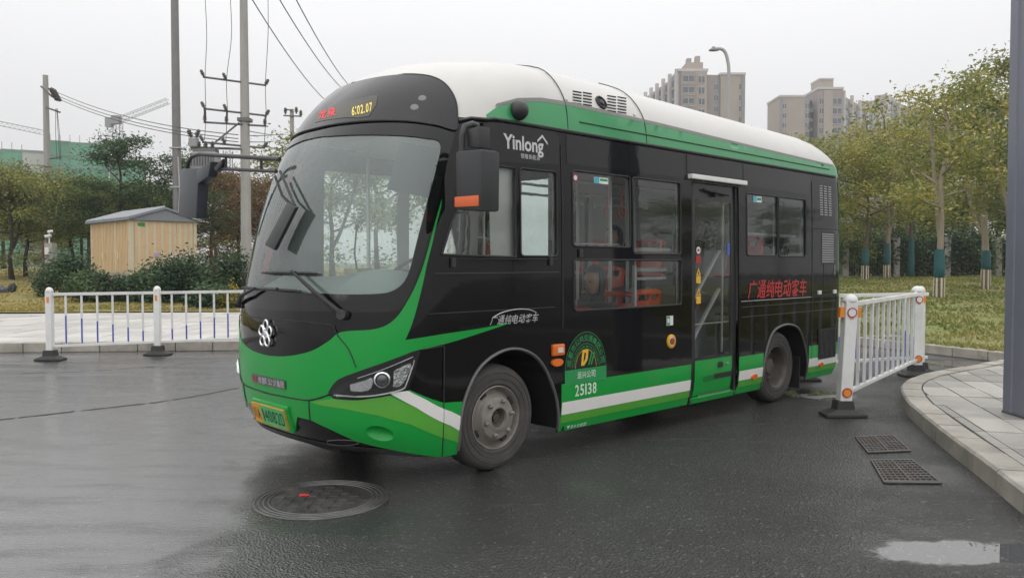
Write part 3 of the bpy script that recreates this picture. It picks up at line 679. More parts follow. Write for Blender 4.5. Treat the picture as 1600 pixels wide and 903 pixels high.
def text_mesh(body,bold=0.):
    """outlines scaled to the unit square; Chinese characters and numbers get one cell per character"""
    if len(body)>1 and (ord(body[0])>0x2000 or body[0].isdigit()):
        V=[];Fc=[];x=0.
        for ch in body:
            v,f=_glyph(ch,bold); lo,hi=v.min(0),v.max(0); cjk=ord(ch)>0x2000
            w=1. if cjk else (.24 if ch=='1' else (.22 if ch in ':.' else .62)); hh=1. if ch not in '.' else .2
            q=(v-lo)/np.maximum(hi-lo,1e-6)*np.array([w,hh]); k=len(V); V+=[(a+x,b) for a,b in q]; Fc+=[tuple(i+k for i in t) for t in f]; x+=w+(.12 if cjk else .20)
        V=np.array(V)
    else: V,Fc=_glyph(body,bold)
    lo,hi=V.min(0),V.max(0); return (V-lo)/np.maximum(hi-lo,1e-6),Fc
def side_text(body,s0,z0,s1,z1,mat,off=.003,bold=0.,parent=None,shear=0.,name='lettering'):
    V,Fc=text_mesh(body,bold); vs=[onside(s0+(s1-s0)*x+shear*y,z0+(z1-z0)*y,off) for x,y in V]
    return mk(name,vs,Fc,mat,parent if parent is not None else BUS)
def frame_text(body,M,x0,y0,x1,y1,mat,parent,bold=0.,name='lettering'):
    V,Fc=text_mesh(body,bold); return mk(name,[M@Vector((x0+(x1-x0)*x,y0+(y1-y0)*y,0)) for x,y in V],Fc,mat,parent)
Mp=front_frame(0,.435,.032)
b_=MB().box(-.24,-.07,-.012,.24,.07,0); plate=mx_build(b_,Mp,'number_plate',pm('plate_green',(.07,.46,.14),.4,var=.12,scale=4),BUS,bevel=.006)
mx_build(MB().box(-.238,-.068,0,-.115,.068,.0015),Mp,'yellow_field',pm('plate_yellow',(.72,.33,.02),.4,var=.06),plate)
fr_=MB()
for x0,y0,x1,y1 in ((-.243,.0695,.243,.0735),(-.243,-.0735,.243,-.0695),(-.243,-.0695,-.2395,.0695),(.2395,-.0695,.243,.0695)): fr_.box(x0,y0,-.014,x1,y1,.003)
mx_build(fr_,Mp,'plate_frame',pm('plate_rim_gold',(.55,.33,.05),.35,metal=.3,var=.2,scale=20),plate)
Mt=Mp@Matrix.Translation((0,0,.003))
frame_text('川',Mt,-.228,-.045,-.178,.045,BPRINT,plate,.012); frame_text('A',Mt,-.168,-.045,-.124,.045,BPRINT,plate,.02)
frame_text('14082D',Mt,-.088,-.047,.222,.047,BPRINT,plate,.0)
mx_build(MB().box(-.265,-.105,-.05,.265,.095,-.014),Mp,'plate_mount',GREEN,bumper,bevel=.03)
# badge strip spans the nose
zc=px(432,598)[1]; b_=patch('badge_strip',[(u,z) for u,z in [(-.16,zc-.03),(.16,zc-.03),(.16,zc+.032),(-.16,zc+.032)]],pm('badge_grey',(.16,.16,.16),.25,metal=.7,var=.4,scale=30),.012,rim=.006,g=.03)
def front_text(body,u0,z0,u1,z1,mat,off,parent,bold=0.):
    V,Fc=text_mesh(body,bold); vs=[]
    for x,y in V:
        u,z=u0+(u1-u0)*x,z0+(z1-z0)*y; n_=normal(u,z); n_=n_ if n_[0]<0 else -n_; vs.append(surf(u,z)+n_*off)
    return mk('lettering',vs,Fc,mat,parent)
front_text('成都公交集团',-.07,zc-.022,.15,zc+.024,CHROME,.0145,b_,.01); front_text('红旗',-.15,zc-.022,-.085,zc+.024,RED,.0145,b_,.01)
# ---------------- lower side bands
def bandpoly(z0,z1,s0,s1,sg): return spoly([(s0,z0),(s1,z0),(s1,z1),(s0,z1)],sg,.15)
SKIRT=[('skirt_panel',GREEN,.19,.568,.004),('white_stripe',WHITE,.327,.425,.006),('light_green_band',LIME,.262,.325,.0062)]
for sg in (1,-1):
    for s0,s1 in ((.625,2.375),(3.215,3.695),(4.70,5.42)):
        par=None
        for nm,mt,z0,z1,of in SKIRT:
            # the stripe ends follow the wheel-arch edge
            o=patch(nm,bandpoly(z0,z1,s0+.005*(par is not None),s1-.005*(par is not None),sg),mt,of,parent=par,rim=.003 if par is None else 0,g=.12)
            if par is None: par=o
    patch('rear_corner_trim',[(sg*u,z) for u,z in [(sz(5.44,.2)[0],.2),(UM,.2),(UM,2.45),(sz(5.44,2.45)[0],2.45)]],GREEN,.005,g=.09,rim=.003)
# ---------------- roof cove: green band, grey line, gutter
cove=[sz(s,z) for s,z in dens([(-.10,2.515),(2.2,2.515),(5.40,2.515)],.1,False)]+[(LF+LS+LR*.7,2.515),(LF+LS+LR*.6,2.63)]+[sz(s,z) for s,z in dens([(5.36,2.655),(2.,2.70),(.8,2.705),(.45,2.69),(.2,2.655),(.0,2.60),(-.10,2.54)],.1,False)]
greyl=[sz(s,z) for s,z in dens([(-.02,2.60),(.2,2.655),(.45,2.69),(.8,2.705),(2.,2.70),(5.36,2.655)],.1,False)]+[sz(s,z) for s,z in dens([(5.36,2.68),(2.,2.728),(.8,2.735),(.45,2.718),(.2,2.68),(0,2.62)],.1,False)]
for sg in (1,-1):
    cv=patch('roof_cove',[(sg*u,z) for u,z in cove],GREEN_D,.006,rim=.006,g=.07)
    patch('cove_line',[(sg*u,z) for u,z in greyl],pm('cove_grey',(.20,.20,.18),.5,var=.1),.0075,parent=cv,g=.08)
    seam('drip_rail',[(sg*u,z) for u,z in [sz(s,2.60) for s in np.arange(.86,5.3,.15)]],pm('cove_dark_green',(.012,.13,.04),.4),.006,.010,parent=cv)
    seam('gutter',[(sg*u,z) for u,z in P((716,190),(735,186),(760,188))]+[(sg*sz(s,2.512)[0],2.512) for s in np.arange(-.05,5.36,.12)],RUB,.014,.008)
for s_ in (.72,1.72):
    seam('roof_joint',[sz(s_+(.0 if z<2.75 else -(z-2.75)*.12),z) for z in np.arange(2.53,3.12,.03)],RUB,.004,.006,parent=roof)
# roof vent slots, speaker/vent port and the camera dome
for x0 in (895,911,949,965):
    for k in range(6):
        u,z=px(x0+6,144+k*4.6+(x0-895)*.13); p=surf(u,z); n_=normal(u,z); n_=n_ if n_[1]<0 else -n_
        a0=px(x0,143+k*4.6+(x0-895)*.13); a1=px(x0+13,145.2+k*4.6+(x0-895)*.13)
        seam('vent_slot',[a0,((a0[0]+a1[0])/2,(a0[1]+a1[1])/2),a1],RUB,.0055,.002,parent=roof)
def side_disc(s,z,prof,mat,name,parent=None,n=24):
    u,zz=sz(s,z); p=surf(u,zz); n_=normal(u,zz); n_=n_ if n_[1]<0 else -n_
    M=Matrix.Translation(Vector(p))@Vector(n_).to_track_quat('Z','Y').to_matrix().to_4x4(); return mx_build(MB().lathe(prof,n),M,name,mat,parent or BUS,smooth=45)
def px_disc(x,y,prof,mat,name,parent=None,n=24):
    u,zz=px(x,y); p=surf(u,zz); n_=normal(u,zz); n_=n_ if n_[1]<0 else -n_
    M=Matrix.Translation(Vector(p))@Vector(n_).to_track_quat('Z','Y').to_matrix().to_4x4(); return mx_build(MB().lathe(prof,n),M,name,mat,parent or BUS,smooth=45)
pv=px_disc(939,161,[(.062,0),(.062,.012),(.05,.014),(.05,.004),(0,.004)],RUB,'roof_port')
px_disc(939,161,[(.03,.004),(.022,.018),(0,.020)],PLAS,'port_grille',pv)
px_disc(808,174,[(.07,0),(.072,.03),(.06,.06),(.035,.085),(0,.09)],PLAS,'roof_camera')
for x_,y_ in ((885,156),(991,180)): px_disc(x_,y_,[(.012,0),(.012,.008),(0,.01)],ALU,'roof_bolt',roof,10)
# destination display behind the visor: lit dots
dsp=P((497,178),(530,166),(560,158),(592,152),(578,184),(545,186),(512,190),(494,194),k=2)
disp=patch('destination_display',dsp,pm('display_panel',(.05,.047,.03),.3,var=.2,scale=20),.0155,parent=visor,g=.04)
LEDR=pm('led_red',(.75,.06,.07),.5,var=.3,scale=60,emit=.12); LEDY=pm('led_amber',(.85,.62,.12),.5,var=.3,scale=60,emit=.25)
def vis_text(body,x0,y0,x1,y1,mat,parent):
    a,b=px(x0,y0),px(x1,y1); V,Fc=text_mesh(body,.02); vs=[]
    for x,y in V:
        u,z=px(x0+(x1-x0)*x,y0+(y1-y0)*x-14*y); n_=normal(u,z); n_=n_ if n_[0]<0 else -n_; vs.append(surf(u,z)+n_*.0175)
    return mk('lit_lettering',vs,Fc,mat,parent)
vis_text('龙泉',500,190,527,183,LEDR,disp); vis_text('6:02.07',552,184,583,177,LEDY,disp)
for x_,y_ in ((660,156),(648,170)): px_disc(x_,y_,[(.03,.012),(.026,.017),(0,.018)],pm('reflection_grey',(.16,.16,.16),.2,var=.1),'pale_reflection',visor,16)  # two pale round reflections on the visor, put in as thin grey discs
# ---------------- side windows
def window(name,outline,sg=1,mat=GLASS,frame=True):
    w_=patch(name,outline,mat,-.008,g=.15,smooth=None)
    if frame:
        pts=[]
        for u,z in outline: pts.append(surf(u,z)*np.array([1,1,1])+np.array([0,-.001*sg,0]))
        MB().tube(pts+[pts[0]],.009,6,False).build('rubber_gasket',RUB,w_,smooth=60)
    return w_
wA=window('driver_window',drvA)
wins={k:window('side_window',rect(*w,r=.03)) for k,w in WINS.items()}
for w in FAR.values(): window('far_side_window',rect(*w,r=.03,sg=-1),-1)
# tinted glass band that runs above the clear panes
patch('upper_glass_band',[px(x,y) for x,y in dens(((748,193),(800,192),(868,204),(873,218),(873,258),(806,255),(770,252),(765,230),(752,215)),15)],FRIT,.003,rim=.003,g=.08)
for s0,s1 in ((.70,2.28),(2.32,3.28),(3.30,4.72)): patch('upper_glass_band',rect(s0,2.265 if s0!=2.32 else 2.33,s1,2.49,r=.015),FRIT,.003,rim=.003,g=.12)
seam('pillar_gap',[sz(.635,z) for z in np.arange(1.0,2.5,.1)],RUB,.006,.002)
seam('belt_line',[sz(s,1.528) for s in np.arange(-.42,.62,.1)],RUB,.005,.003)
seam('belt_line',[sz(s,1.43) for s in np.arange(-.6,.62,.1)],PLAS,.004,.002)
seam('panel_line',[sz(s,1.165) for s in np.arange(-.65,.62,.1)],PLAS,.003,.002)
for s_,z_ in ((-.45,1.50),(.50,1.51),(.84,1.575)):
    b_=MB().box(-.018,-.015,-.03,.018,.012,.035); M=Matrix.Translation(onside(s_,z_,.004)); mx_build(b_,M,'window_catch',PLAS,BUS,bevel=.005)
# ---------------- passenger door
dr=patch('door',rect(*DOOR),pm('door_frame_black',(.014,.014,.015),.3,var=.1),-.03,(rect(*DG),),rim=.02,g=.12,smooth=None)
patch('door_glass',rect(*DG),GLASS,-.034,parent=dr,g=.2,smooth=None)
patch('door_panel',rect(2.475,.245,3.115,.585),GREEN,-.022,parent=dr,rim=.006,g=.1)
patch('step_slot',rect(2.80,.385,3.11,.435),RUB,-.018,parent=dr,g=.1); patch('step_slot',rect(2.62,.375,2.80,.425),pm('recess_green',(.010,.16,.035),.3),-.019,parent=dr,g=.1)
patch('step_sill',rect(2.41,.186,3.2,.235),GREEN,.006,parent=dr,rim=.03,g=.1); patch('step_edge',rect(2.55,.236,3.12,.258),ALU,-.012,parent=dr,g=.1)
patch('door_lock',rect(2.86,.49,2.95,.545,r=.012),RUB,-.016,parent=dr,g=.05); side_disc(3.02,.52,[(.014,-.02),(.014,-.008),(0,-.006)],CHROME,'lock_barrel',dr,12)
for s_ in (2.395,3.165):
    mx_build(MB().box(0,0,0,.038,.035,2.045),Matrix.Translation(onside(s_,.20,.012)),'door_rubber',RUB,dr)
mx_build(MB().box(0,-.04,0,.96,.02,.045),Matrix.Translation(onside(2.335,2.268,.01)),'door_drip_rail',WHITE,BUS,bevel=.008)
mx_build(MB().tube([(0,0,0),(.18,-.02,-.02),(.42,-.01,-.03)],.012,8),Matrix.Translation(onside(2.60,2.19,-.01)),'door_hinge_arm',RUB,dr)
mx_build(MB().box(-.015,-.02,-.06,.015,.02,.0),Matrix.Translation(onside(2.79,2.19,-.01)),'hinge_bracket',RUB,dr)
for k,(nm,mt,h) in enumerate((('red_sticker',RED,.14),('yellow_sticker',YPRINT,.10),('yellow_sticker',YPRINT,.10))):
    z0=1.62-k*.19
    st=patch(nm,rect(2.50,z0-.12,2.575,z0-.05),mt,-.030,parent=dr,g=.1)
    if k==0: patch('white_disc',[sz(2.5375+.034*math.cos(t),z0+.0+.034*math.sin(t)) for t in np.linspace(0,6.28,16,endpoint=False)],WPRINT,-.0295,parent=dr,g=.05); patch('bar_mark',rect(2.52,z0-.012,2.555,z0+.012),RED,-.029,parent=dr,g=.1)
    else: patch('warning_triangle',[sz(s,z) for s,z in ((2.50,z0-.045),(2.575,z0-.045),(2.5375,z0+.03))],YPRINT,-.0295,parent=dr,g=.05); patch('triangle_mark',[sz(s,z) for s,z in ((2.525,z0-.035),(2.55,z0-.035),(2.5375,z0+.005))],BPRINT,-.029,parent=dr,g=.05)
patch('blue_sticker',rect(3.04,1.58,3.085,1.69),pm('blue_print',(.05,.12,.45),.4),-.030,parent=dr,g=.1)
# ---------------- rear panels, vents
seam('panel_gap',[sz(4.765,z) for z in np.arange(.22,2.48,.1)],PLAS,.006,.001)
seam('panel_gap',[sz(s,1.895) for s in np.arange(4.77,5.44,.08)],RUB,.006,.003)
seam('panel_gap',[sz(s,1.06) for s in np.arange(3.25,5.44,.1)],PLAS,.004,.002)
seam('panel_line',[sz(s,.96) for s in np.arange(3.25,5.44,.1)],PLAS,.004,.001)
seam('chrome_line',[sz(s,1.118) for s in np.arange(3.24,4.76,.1)],ALU,.0035,.004)
SLOT=pm('vent_slot_bright',(.35,.36,.36),.4,var=.1)
for j in range(3):
    for k in range(13):
        s_=4.955+j*.11; z_=2.05+k*.027; patch('vent_slat',[sz(s,z) for s,z in ((s_,z_),(s_+.075,z_),(s_+.075,z_+.010),(s_,z_+.010))],SLOT,.003,g=.1)
vb=patch('vent_backing',rect(4.985,1.49,5.315,1.86,r=.02),RUB,.002,g=.1)
for k in range(13):
    z_=1.508+k*.0265; patch('vent_slat',[sz(s,z) for s,z in ((5.0,z_),(5.3,z_),(5.3,z_+.012),(5.0,z_+.012))],SLOT,.006,parent=vb,rim=.004,g=.1)
vc=patch('lower_vent',rect(4.915,.395,5.37,.745,r=.02),RUB,.008,g=.1)
for k in range(13):
    s_=4.935+k*.033; patch('vent_bar',[sz(s,z) for s,z in ((s_,.41),(s_+.013,.41),(s_+.013,.73),(s_,.73))],PLAS,.014,parent=vc,rim=.006,g=.1)
for s_ in (4.93,5.32):
    mx_build(MB().box(-.035,-.018,-.022,.035,.005,.022),Matrix.Translation(onside(s_,1.165,.0)),'panel_latch',pm('latch_white',(.6,.6,.58),.35),BUS,bevel=.006)
mx_build(MB().box(-.006,-.008,-.06,.006,.004,.06),Matrix.Translation(onside(5.32,1.42,.0)),'hatch_handle',ALU,BUS)
seam('hatch_outline',[sz(s,z) for s,z in ((5.36,1.55),(5.05,1.55),(5.05,1.25),(5.05,1.2))],PLAS,.004,.002)
# ---------------- lettering and stickers on the near side
side_text('Yinlong',.03,2.285,.44,2.425,SILVER,.006,.025)
patch('roof_mark',[sz(s,z) for s,z in ((.375,2.413),(.43,2.458),(.485,2.405),(.485,2.385),(.43,2.437),(.375,2.395))],SILVER,.0065,g=.05)
side_text('银隆新能源',.20,2.262,.40,2.298,SILVER,.006,.0)
lg=side_text('广通纯电动客车',-.12,1.062,.355,1.128,SILVER,.004,.006,shear=.02)
seam('swoosh',[sz(s,z) for s,z in smooth_line(((-.09,1.115),(.0,1.148),(.15,1.165),(.28,1.155),(.345,1.13)),5)],SILVER,.004,.004,parent=lg)
side_text('广通纯电动客车',3.36,1.14,4.60,1.325,RED,.004,.008,shear=.03)
side_text('广通纯电动客车',3.368,1.138,4.608,1.322,RED,.0042,.0,shear=.03)
side_text('25138',.775,.455,1.03,.545,pm('pale_green_print',(.62,.72,.62),.45),.0065,.015)
side_text('▼净水位截面',.72,.20,.95,.228,WPRINT,.0068,.0)
patch('black_triangle',[sz(s,z) for s,z in ((.655,.195),(.70,.195),(.678,.24))],BPRINT,.0068,g=.05)
CX,CZ,RX=.905,.672,.245
cr_=patch('company_crest',[sz(CX+RX*math.cos(t),CZ+.285*math.sin(t)) for t in np.linspace(0,math.pi,28)],pm('crest_black',(.012,.014,.012),.25),.003,g=.06)
for r0,r1,mt in ((.985,1.0,GPRINT),(.66,.675,GPRINT),(.50,.515,YPRINT)):
    patch('crest_ring',[sz(CX+RX*r1*math.cos(t),CZ+.285*r1*math.sin(t)) for t in np.linspace(0,math.pi,28)]+[sz(CX+RX*r0*math.cos(t),CZ+.285*r0*math.sin(t)) for t in np.linspace(math.pi,0,28)],mt,.0045,parent=cr_,g=.05)
def arc_text(body,rr,size,mat,parent,t0=168,t1=12):
    n=len(body)
    for i,ch in enumerate(body):
        t=R(t0+(t1-t0)*i/(n-1)); cx,cz=CX+RX*rr*math.cos(t),CZ+.285*rr*math.sin(t); rot=t-math.pi/2
        V,Fc=text_mesh(ch,.01); vs=[]
        for x,y in V:
            a,b=(x-.5)*size,(y-.5)*size; vs.append(onside(cx+a*math.cos(rot)-b*math.sin(rot),cz+a*math.sin(rot)+b*math.cos(rot),.005))
        mk('crest_letter',vs,Fc,mat,parent)
arc_text('成都市公共交通集团公司',.83,.052,GPRINT,cr_)
arc_text('CHENGDUPUBLICTRANSPORT',.585,.016,GPRINT,cr_,172,8)
patch('crest_mark',[sz(s,z) for s,z in ((.845,.690),(.885,.690),(.925,.735),(.935,.815),(.860,.815),(.863,.79),(.905,.79),(.895,.74),(.872,.715),(.885,.79),(.858,.79))],YPRINT,.0055,parent=cr_,g=.05)
for k in range(2): patch('crest_mark',[sz(s+k*.03,z) for s,z in ((.93,.69),(.947,.69),(.985,.79),(.968,.79))],GPRINT,.0055,parent=cr_,g=.05)
cb=patch('crest_base',rect(.655,.552,1.155,.668),GPRINT,.0065,g=.1); side_text('运兴公司',.80,.590,1.015,.645,pm('pale_green_print',(.62,.72,.62),.45),.0085,.012,parent=cb)
def sticker(s0,z0,s1,z1,cols,off=.004,parent=None):
    b_=patch('sticker',rect(s0,z0,s1,z1),WPRINT,off,parent=parent,g=.1)
    for (a,b,c,d_,m_) in cols: patch('sticker_print',rect(s0+(s1-s0)*a,z0+(z1-z0)*b,s0+(s1-s0)*c,z0+(z1-z0)*d_),m_,off+.0015,parent=b_ if parent is None else parent,g=.1)
    return b_
s1_=sticker(1.985,.945,2.085,1.03,((.05,.05,.5,.95,GPRINT),))
patch('ring_mark',[sz(2.011+.017*math.cos(t),.988+.022*math.sin(t)) for t in np.linspace(0,6.28,16,endpoint=False)],WPRINT,.0065,parent=s1_,g=.05)
sticker(1.02,2.14,1.20,2.19,((.02,.05,.36,.95,CYAN),(.42,.45,.95,.8,GPRINT),),-.004,parent=wins['A'])
sticker(3.49,2.12,3.66,2.18,((.02,.05,.4,.95,CYAN),(.45,.35,.95,.75,GPRINT)),-.004,parent=wins['R1'])
patch('round_sticker',[sz(.80+.03*math.cos(t),2.165+.03*math.sin(t)) for t in np.linspace(0,6.28,16,endpoint=False)],RED,-.004,parent=wins['A'],g=.05)
patch('round_sticker',[sz(.80+.02*math.cos(t),2.165+.02*math.sin(t)) for t in np.linspace(0,6.28,16,endpoint=False)],WPRINT,-.003,parent=wins['A'],g=.05)
# emergency button, side lamps
eb=side_disc(2.056,.802,[(.062,0),(.062,.012),(.045,.018),(.045,.008),(0,.008)],YELLOW,'emergency_button'); side_disc(2.056,.802,[(.03,.008),(.03,.020),(0,.022)],pm('button_red',(.30,.05,.04),.4),'push_button',eb,16); side_disc(2.056,.802,[(.045,.009),(.040,.012),(.030,.012),(.030,.009)],WPRINT,'button_ring',eb,20)
mx_build(MB().box(-.065,-.03,-.045,.065,.004,.045),Matrix.Translation(onside(.572,.838,.0)),'turn_signal',AMBER,BUS,bevel=.014)
o=mx_build(MB().box(-.03,-.036,-.02,.025,-.03,.02),Matrix.Translation(onside(.582,.838,.0)),'lens_insert',pm('lens_pale',(.7,.62,.55),.2),BUS)
def oval(s,z,a,b): return [sz(s+a*math.cos(t),z+b*math.sin(t)) for t in np.linspace(0,6.28,18,endpoint=False)]
patch('side_reflector',oval(.567,.742,.062,.03),AMBER,.018,rim=.018,g=.03)
patch('marker_light',oval(3.511,.342,.055,.028),AMBER,.020,rim=.018,g=.03); patch('marker_light',oval(5.0,.335,.05,.026),AMBER,.020,rim=.018,g=.03)
# ---------------- wheel arches and wheels
for A,cx in ((A1,0.),(A2,4.08)):
    for sg in (1,-1):
        pts=[onside(s,max(z,.2),.004,sg) for s,z in dens(A[1:-1],.06,False)]
        MB().tube(pts,.013,6).build('arch_trim',pm('arch_trim_grey',(.10,.10,.10),.4,var=.2,scale=9),BUS,smooth=60)
        # inner wheel box
        v=[];f=[];D_=dens(A[1:-1],.06,False)
        for s,z in D_: v+= [tuple(onside(s,max(z,.19),-.012,sg)),(s,-sg*.55,max(z,.19))]
        for i in range(len(D_)-1): f.append((2*i,2*i+1,2*i+3,2*i+2))
        f.append(tuple(2*i+1 for i in range(len(D_))))
        mk('wheel_box',v,f,pm('arch_black',(.008,.008,.008),.8),BUS)
def wheel(s,sg,front):
    c_=(s,-sg*.985,.384); m=-sg    # outward direction along y
    RT=.384
    def lath(prof,mat,name,par,n=40): 
        b_=MB().lathe([(r_,m*h) for r_,h in prof],n,'y',c_)
        if m>0: b_.f=[q[::-1] for q in b_.f]
        return b_.build(name,mat,par,smooth=40)
    ty=[(.232,.0),(.25,.012),(.262,.008),(.30,.016),(.345,.012),(.368,-.004),(.380,-.03),(.384,-.06),(.384,-.16),(.375,-.20),(.345,-.22),(.232,-.21),(.228,-.1),(.232,0)]
    if front: rim=[(.232,.004),(.226,.008),(.217,-.004),(.208,-.03),(.200,-.045),(.178,-.03),(.165,.0),(.150,.022),(.120,.030),(.100,.031),(.092,.036),(.074,.036),(.070,.010),(.055,-.02),(0,-.022)]
    else: rim=[(.232,.004),(.226,.008),(.215,-.004),(.205,-.05),(.20,-.11),(.190,-.135),(.15,-.14),(.10,-.145),(.095,-.10),(.08,-.07),(.05,-.065),(0,-.065)]
    w_=lath(rim,STEEL if front else pm('rear_rim_dark',(.10,.088,.075),.55,metal=.2,var=.3,scale=9,dirt=.4),'wheel',BUS); lath(ty,TYRE,'tyre',w_,56)  # rear rim: shade inside the dish put into a darker brown colour, plus dirt
    for r0,h0 in ((.285,.0145),(.325,.0155)): lath([(r0-.004,h0-.003),(r0,h0+.003),(r0+.004,h0-.003)],TYRE,'sidewall_rib',w_,56)
    # tread grooves
    for h0 in (-.075,-.11,-.145): lath([(.3855,h0),(.3855,h0-.008)],RUB,'tread_groove',w_,40)
    if front:
        lath([(.069,.012),(.052,-.016),(.030,-.018),(.028,.004),(0,.006)],pm('hub_dark',(.07,.06,.05),.6,var=.3,scale=20),'hub',w_)
        for k in range(6):
            t=2*math.pi*k/6+.2; bx,bz=.125*math.cos(t),.125*math.sin(t)
            b_=MB().lathe([(.017,m*.028),(.016,m*.05),(.009,m*.055),(.009,m*.064),(0,m*.065)],6,'y',(c_[0]+bx,c_[1],c_[2]+bz))
            if m>0: b_.f=[q[::-1] for q in b_.f]
            b_.build('wheel_nut',STEEL,w_)
        for k in range(4):
            t=2*math.pi*k/4+.55; bx,bz=.193*math.cos(t),.193*math.sin(t)
            M=Matrix.Translation((c_[0]+bx,c_[1]+m*-.028,c_[2]+bz))@Matrix.Rotation(-t,4,'Y')
            mx_build(MB().box(-.014,-.012,-.028,.014,.012,.028),M,'vent_hole',RUB,w_,bevel=.008)
    else:
        for k in range(6):
            t=2*math.pi*k/6; bx,bz=.16*math.cos(t),.16*math.sin(t)
            b_=MB().lathe([(.014,m*-.14),(.012,m*-.115),(0,m*-.11)],6,'y',(c_[0]+bx,c_[1],c_[2]+bz))
            if m>0: b_.f=[q[::-1] for q in b_.f]
            b_.build('wheel_nut',STEEL,w_)
for s_,fr in ((0.,True),(4.08,False)):
    for sg in (1,-1): wheel(s_,sg,fr)
# mud flap and underbody
MB().box(4.58,-1.0,.10,4.60,-.72,.45).build('mud_flap',RUB,BUS)
under=MB().box(-.75,-.60,.22,5.35,.60,.34); under.box(.7,-.98,.2,3.6,.98,.30); under.box(-1.0,-.5,.20,-.4,.5,.32); under.box(4.75,-.95,.22,5.5,.95,.34)
under.build('underbody',pm('underbody_black',(.012,.012,.012),.8,var=.3,scale=6),BUS)
MB().tube([(0,-.9,.384),(0,.9,.384)],.05,10).build('axle',pm('underbody_black',(.012,.012,.012),.8),BUS); MB().tube([(4.08,-.9,.384),(4.08,.9,.384)],.06,10).build('axle',pm('underbody_black',(.012,.012,.012),.8),BUS)
# front valance lip
us=np.linspace(-1.28,1.28,40)
v=[];f=[]
for u in us:
    zf=zfront(u); p=surf(u,zf+.035); n_=normal(u,zf+.035); n_=n_ if n_[0]<0 else -n_
    q=surf(u,zf-.004); v+=[tuple(p+n_*.004),tuple(q+n_*.008),tuple((q[0]+.25,q[1]*.9,zf-.015))]
for i in range(len(us)-1):
    for k in range(2): f.append((i*3+k,i*3+k+1,(i+1)*3+k+1,(i+1)*3+k))
mk('front_valance',v,f,PLAS,BUS,smooth=60)
seam('tow_slot_trim',P((512,688),(530,686.5),(555,688),(560,692),(540,695),(515,693),(512,688),k=3),pm('slot_trim_grey',(.11,.11,.11),.35),.003,.003)
# ---------------- wipers
def wiper(base,elbow,b0,b1):
    pts=[]
    def sp_(x,y,off):
        u,z=px(x,y); p=surf(u,z); n_=normal(u,z); n_=n_ if n_[0]<0 else -n_; return Vector(p+n_*off)
    a=MB().tube([sp_(*base,.03),sp_((base[0]+elbow[0])/2,(base[1]+elbow[1])/2,.06),sp_(*elbow,.05)],[.022,.015,.010],8).build('wiper_arm',RUB,BUS,smooth=50)
    n=10; MB().tube([sp_(b0[0]+(b1[0]-b0[0])*k/n,b0[1]+(b1[1]-b0[1])*k/n,.022+.012*math.sin(math.pi*k/n)) for k in range(n+1)],[.006]+[.011]*(n-1)+[.006],6).build('wiper_blade',RUB,a,smooth=50)
    MB().tube([sp_((b0[0]+b1[0])/2-14,(b0[1]+b1[1])/2-1,.045),sp_((b0[0]+b1[0])/2+14,(b0[1]+b1[1])/2,.045)],.012,6).build('blade_bridge',PLAS,a)
    px0=sp_(*base,.0); MB().tube([px0,sp_(*base,.05)],.034,12).build('wiper_pivot',PLAS,a,smooth=50)
wiper((538,492),(465,425),(414,427),(498,428))
wiper((372,474),(408,452),(383,450),(474,455.5))
# ---------------- mirrors
def local(w): d_=np.array(w)-ROOT; return Vector((float(d_@E_),float(-(d_@N_)),float(d_[2])))
nm_=empty('near_mirror'); nm_.parent=BUS
def depth_pt(x,y,s):   # point on the plane bus-local x = s
    d_=ray(x,y); o_=np.array([0,0,CH]); k=(s-(o_-ROOT)@E_)/(d_@E_); return local(o_+d_*k)
def body_box(c4,s0,th,name,mat,par,bev):
    a=[depth_pt(x,y,s0) for x,y in c4]; v=a+[p+Vector((th,0,0)) for p in a]
    return mk(name,v,[(0,1,2,3),(7,6,5,4),(0,4,5,1),(1,5,6,2),(2,6,7,3),(3,7,4,0)],mat,par,40,bevel=bev)
smr=-.62
h_=body_box(((711,236),(752,233),(751,330),(712,328)),smr,.16,'mirror_housing',PLAS,nm_,.022)
body_box(((710,308),(747,305),(747,322),(710,324)),smr-.006,.05,'indicator_lens',pm('orange_reflector',(.70,.13,.03),.3,var=.06),nm_,.004)
g0=[depth_pt(x,y,smr+.162) for x,y in ((718,246),(748,244),(747,322),(718,320))]; mk('mirror_glass',g0,[(3,2,1,0)],pm('mirror_silver',(.8,.8,.8),.02,metal=1.,var=.02),nm_)
MB().tube([depth_pt(722,240,smr+.08),depth_pt(722,212,smr+.08),depth_pt(726,198,smr+.1),depth_pt(738,194,smr+.16),depth_pt(747,198,smr+.2)],.022,8).build('mirror_arm',PLAS,nm_,smooth=50)
body_box(((728,203),(748,196),(748,232),(730,230)),smr+.10,.10,'mirror_bracket',PLAS,nm_,.015)
fm_=empty('far_mirror'); fm_.parent=BUS
sf=-1.05
def fp(x,y,q=0): return depth_pt(x,y,sf+q)
MB().tube([fp(437,249),fp(405,247),fp(340,243),fp(312,241),fp(300,245),fp(294,254),fp(292,266)],.017,8).build('mirror_arm',PLAS,fm_,smooth=60)
MB().tube([fp(432,268),fp(400,266.5),fp(345,264),fp(325,262)],.014,8).build('lower_arm',PLAS,fm_,smooth=60)
for x_ in (353,408): MB().tube([fp(x_,244.5),fp(x_,266)],.011,6).build('arm_strut',PLAS,fm_)
body_box(((281,264),(310,262),(306,342),(278,338)),sf-.03,.10,'mirror_housing',pm('blue_grey_plastic',(.045,.05,.062),.4,var=.15),fm_,.02)
body_box(((306,266),(329,252),(325,276),(308,288)),sf-.05,.08,'wide_angle_mirror',pm('blue_grey_plastic',(.045,.05,.062),.4),fm_,.015)
body_box(((333,262),(347,248),(346,258),(337,269)),sf-.03,.05,'kerb_mirror',PLAS,fm_,.01)
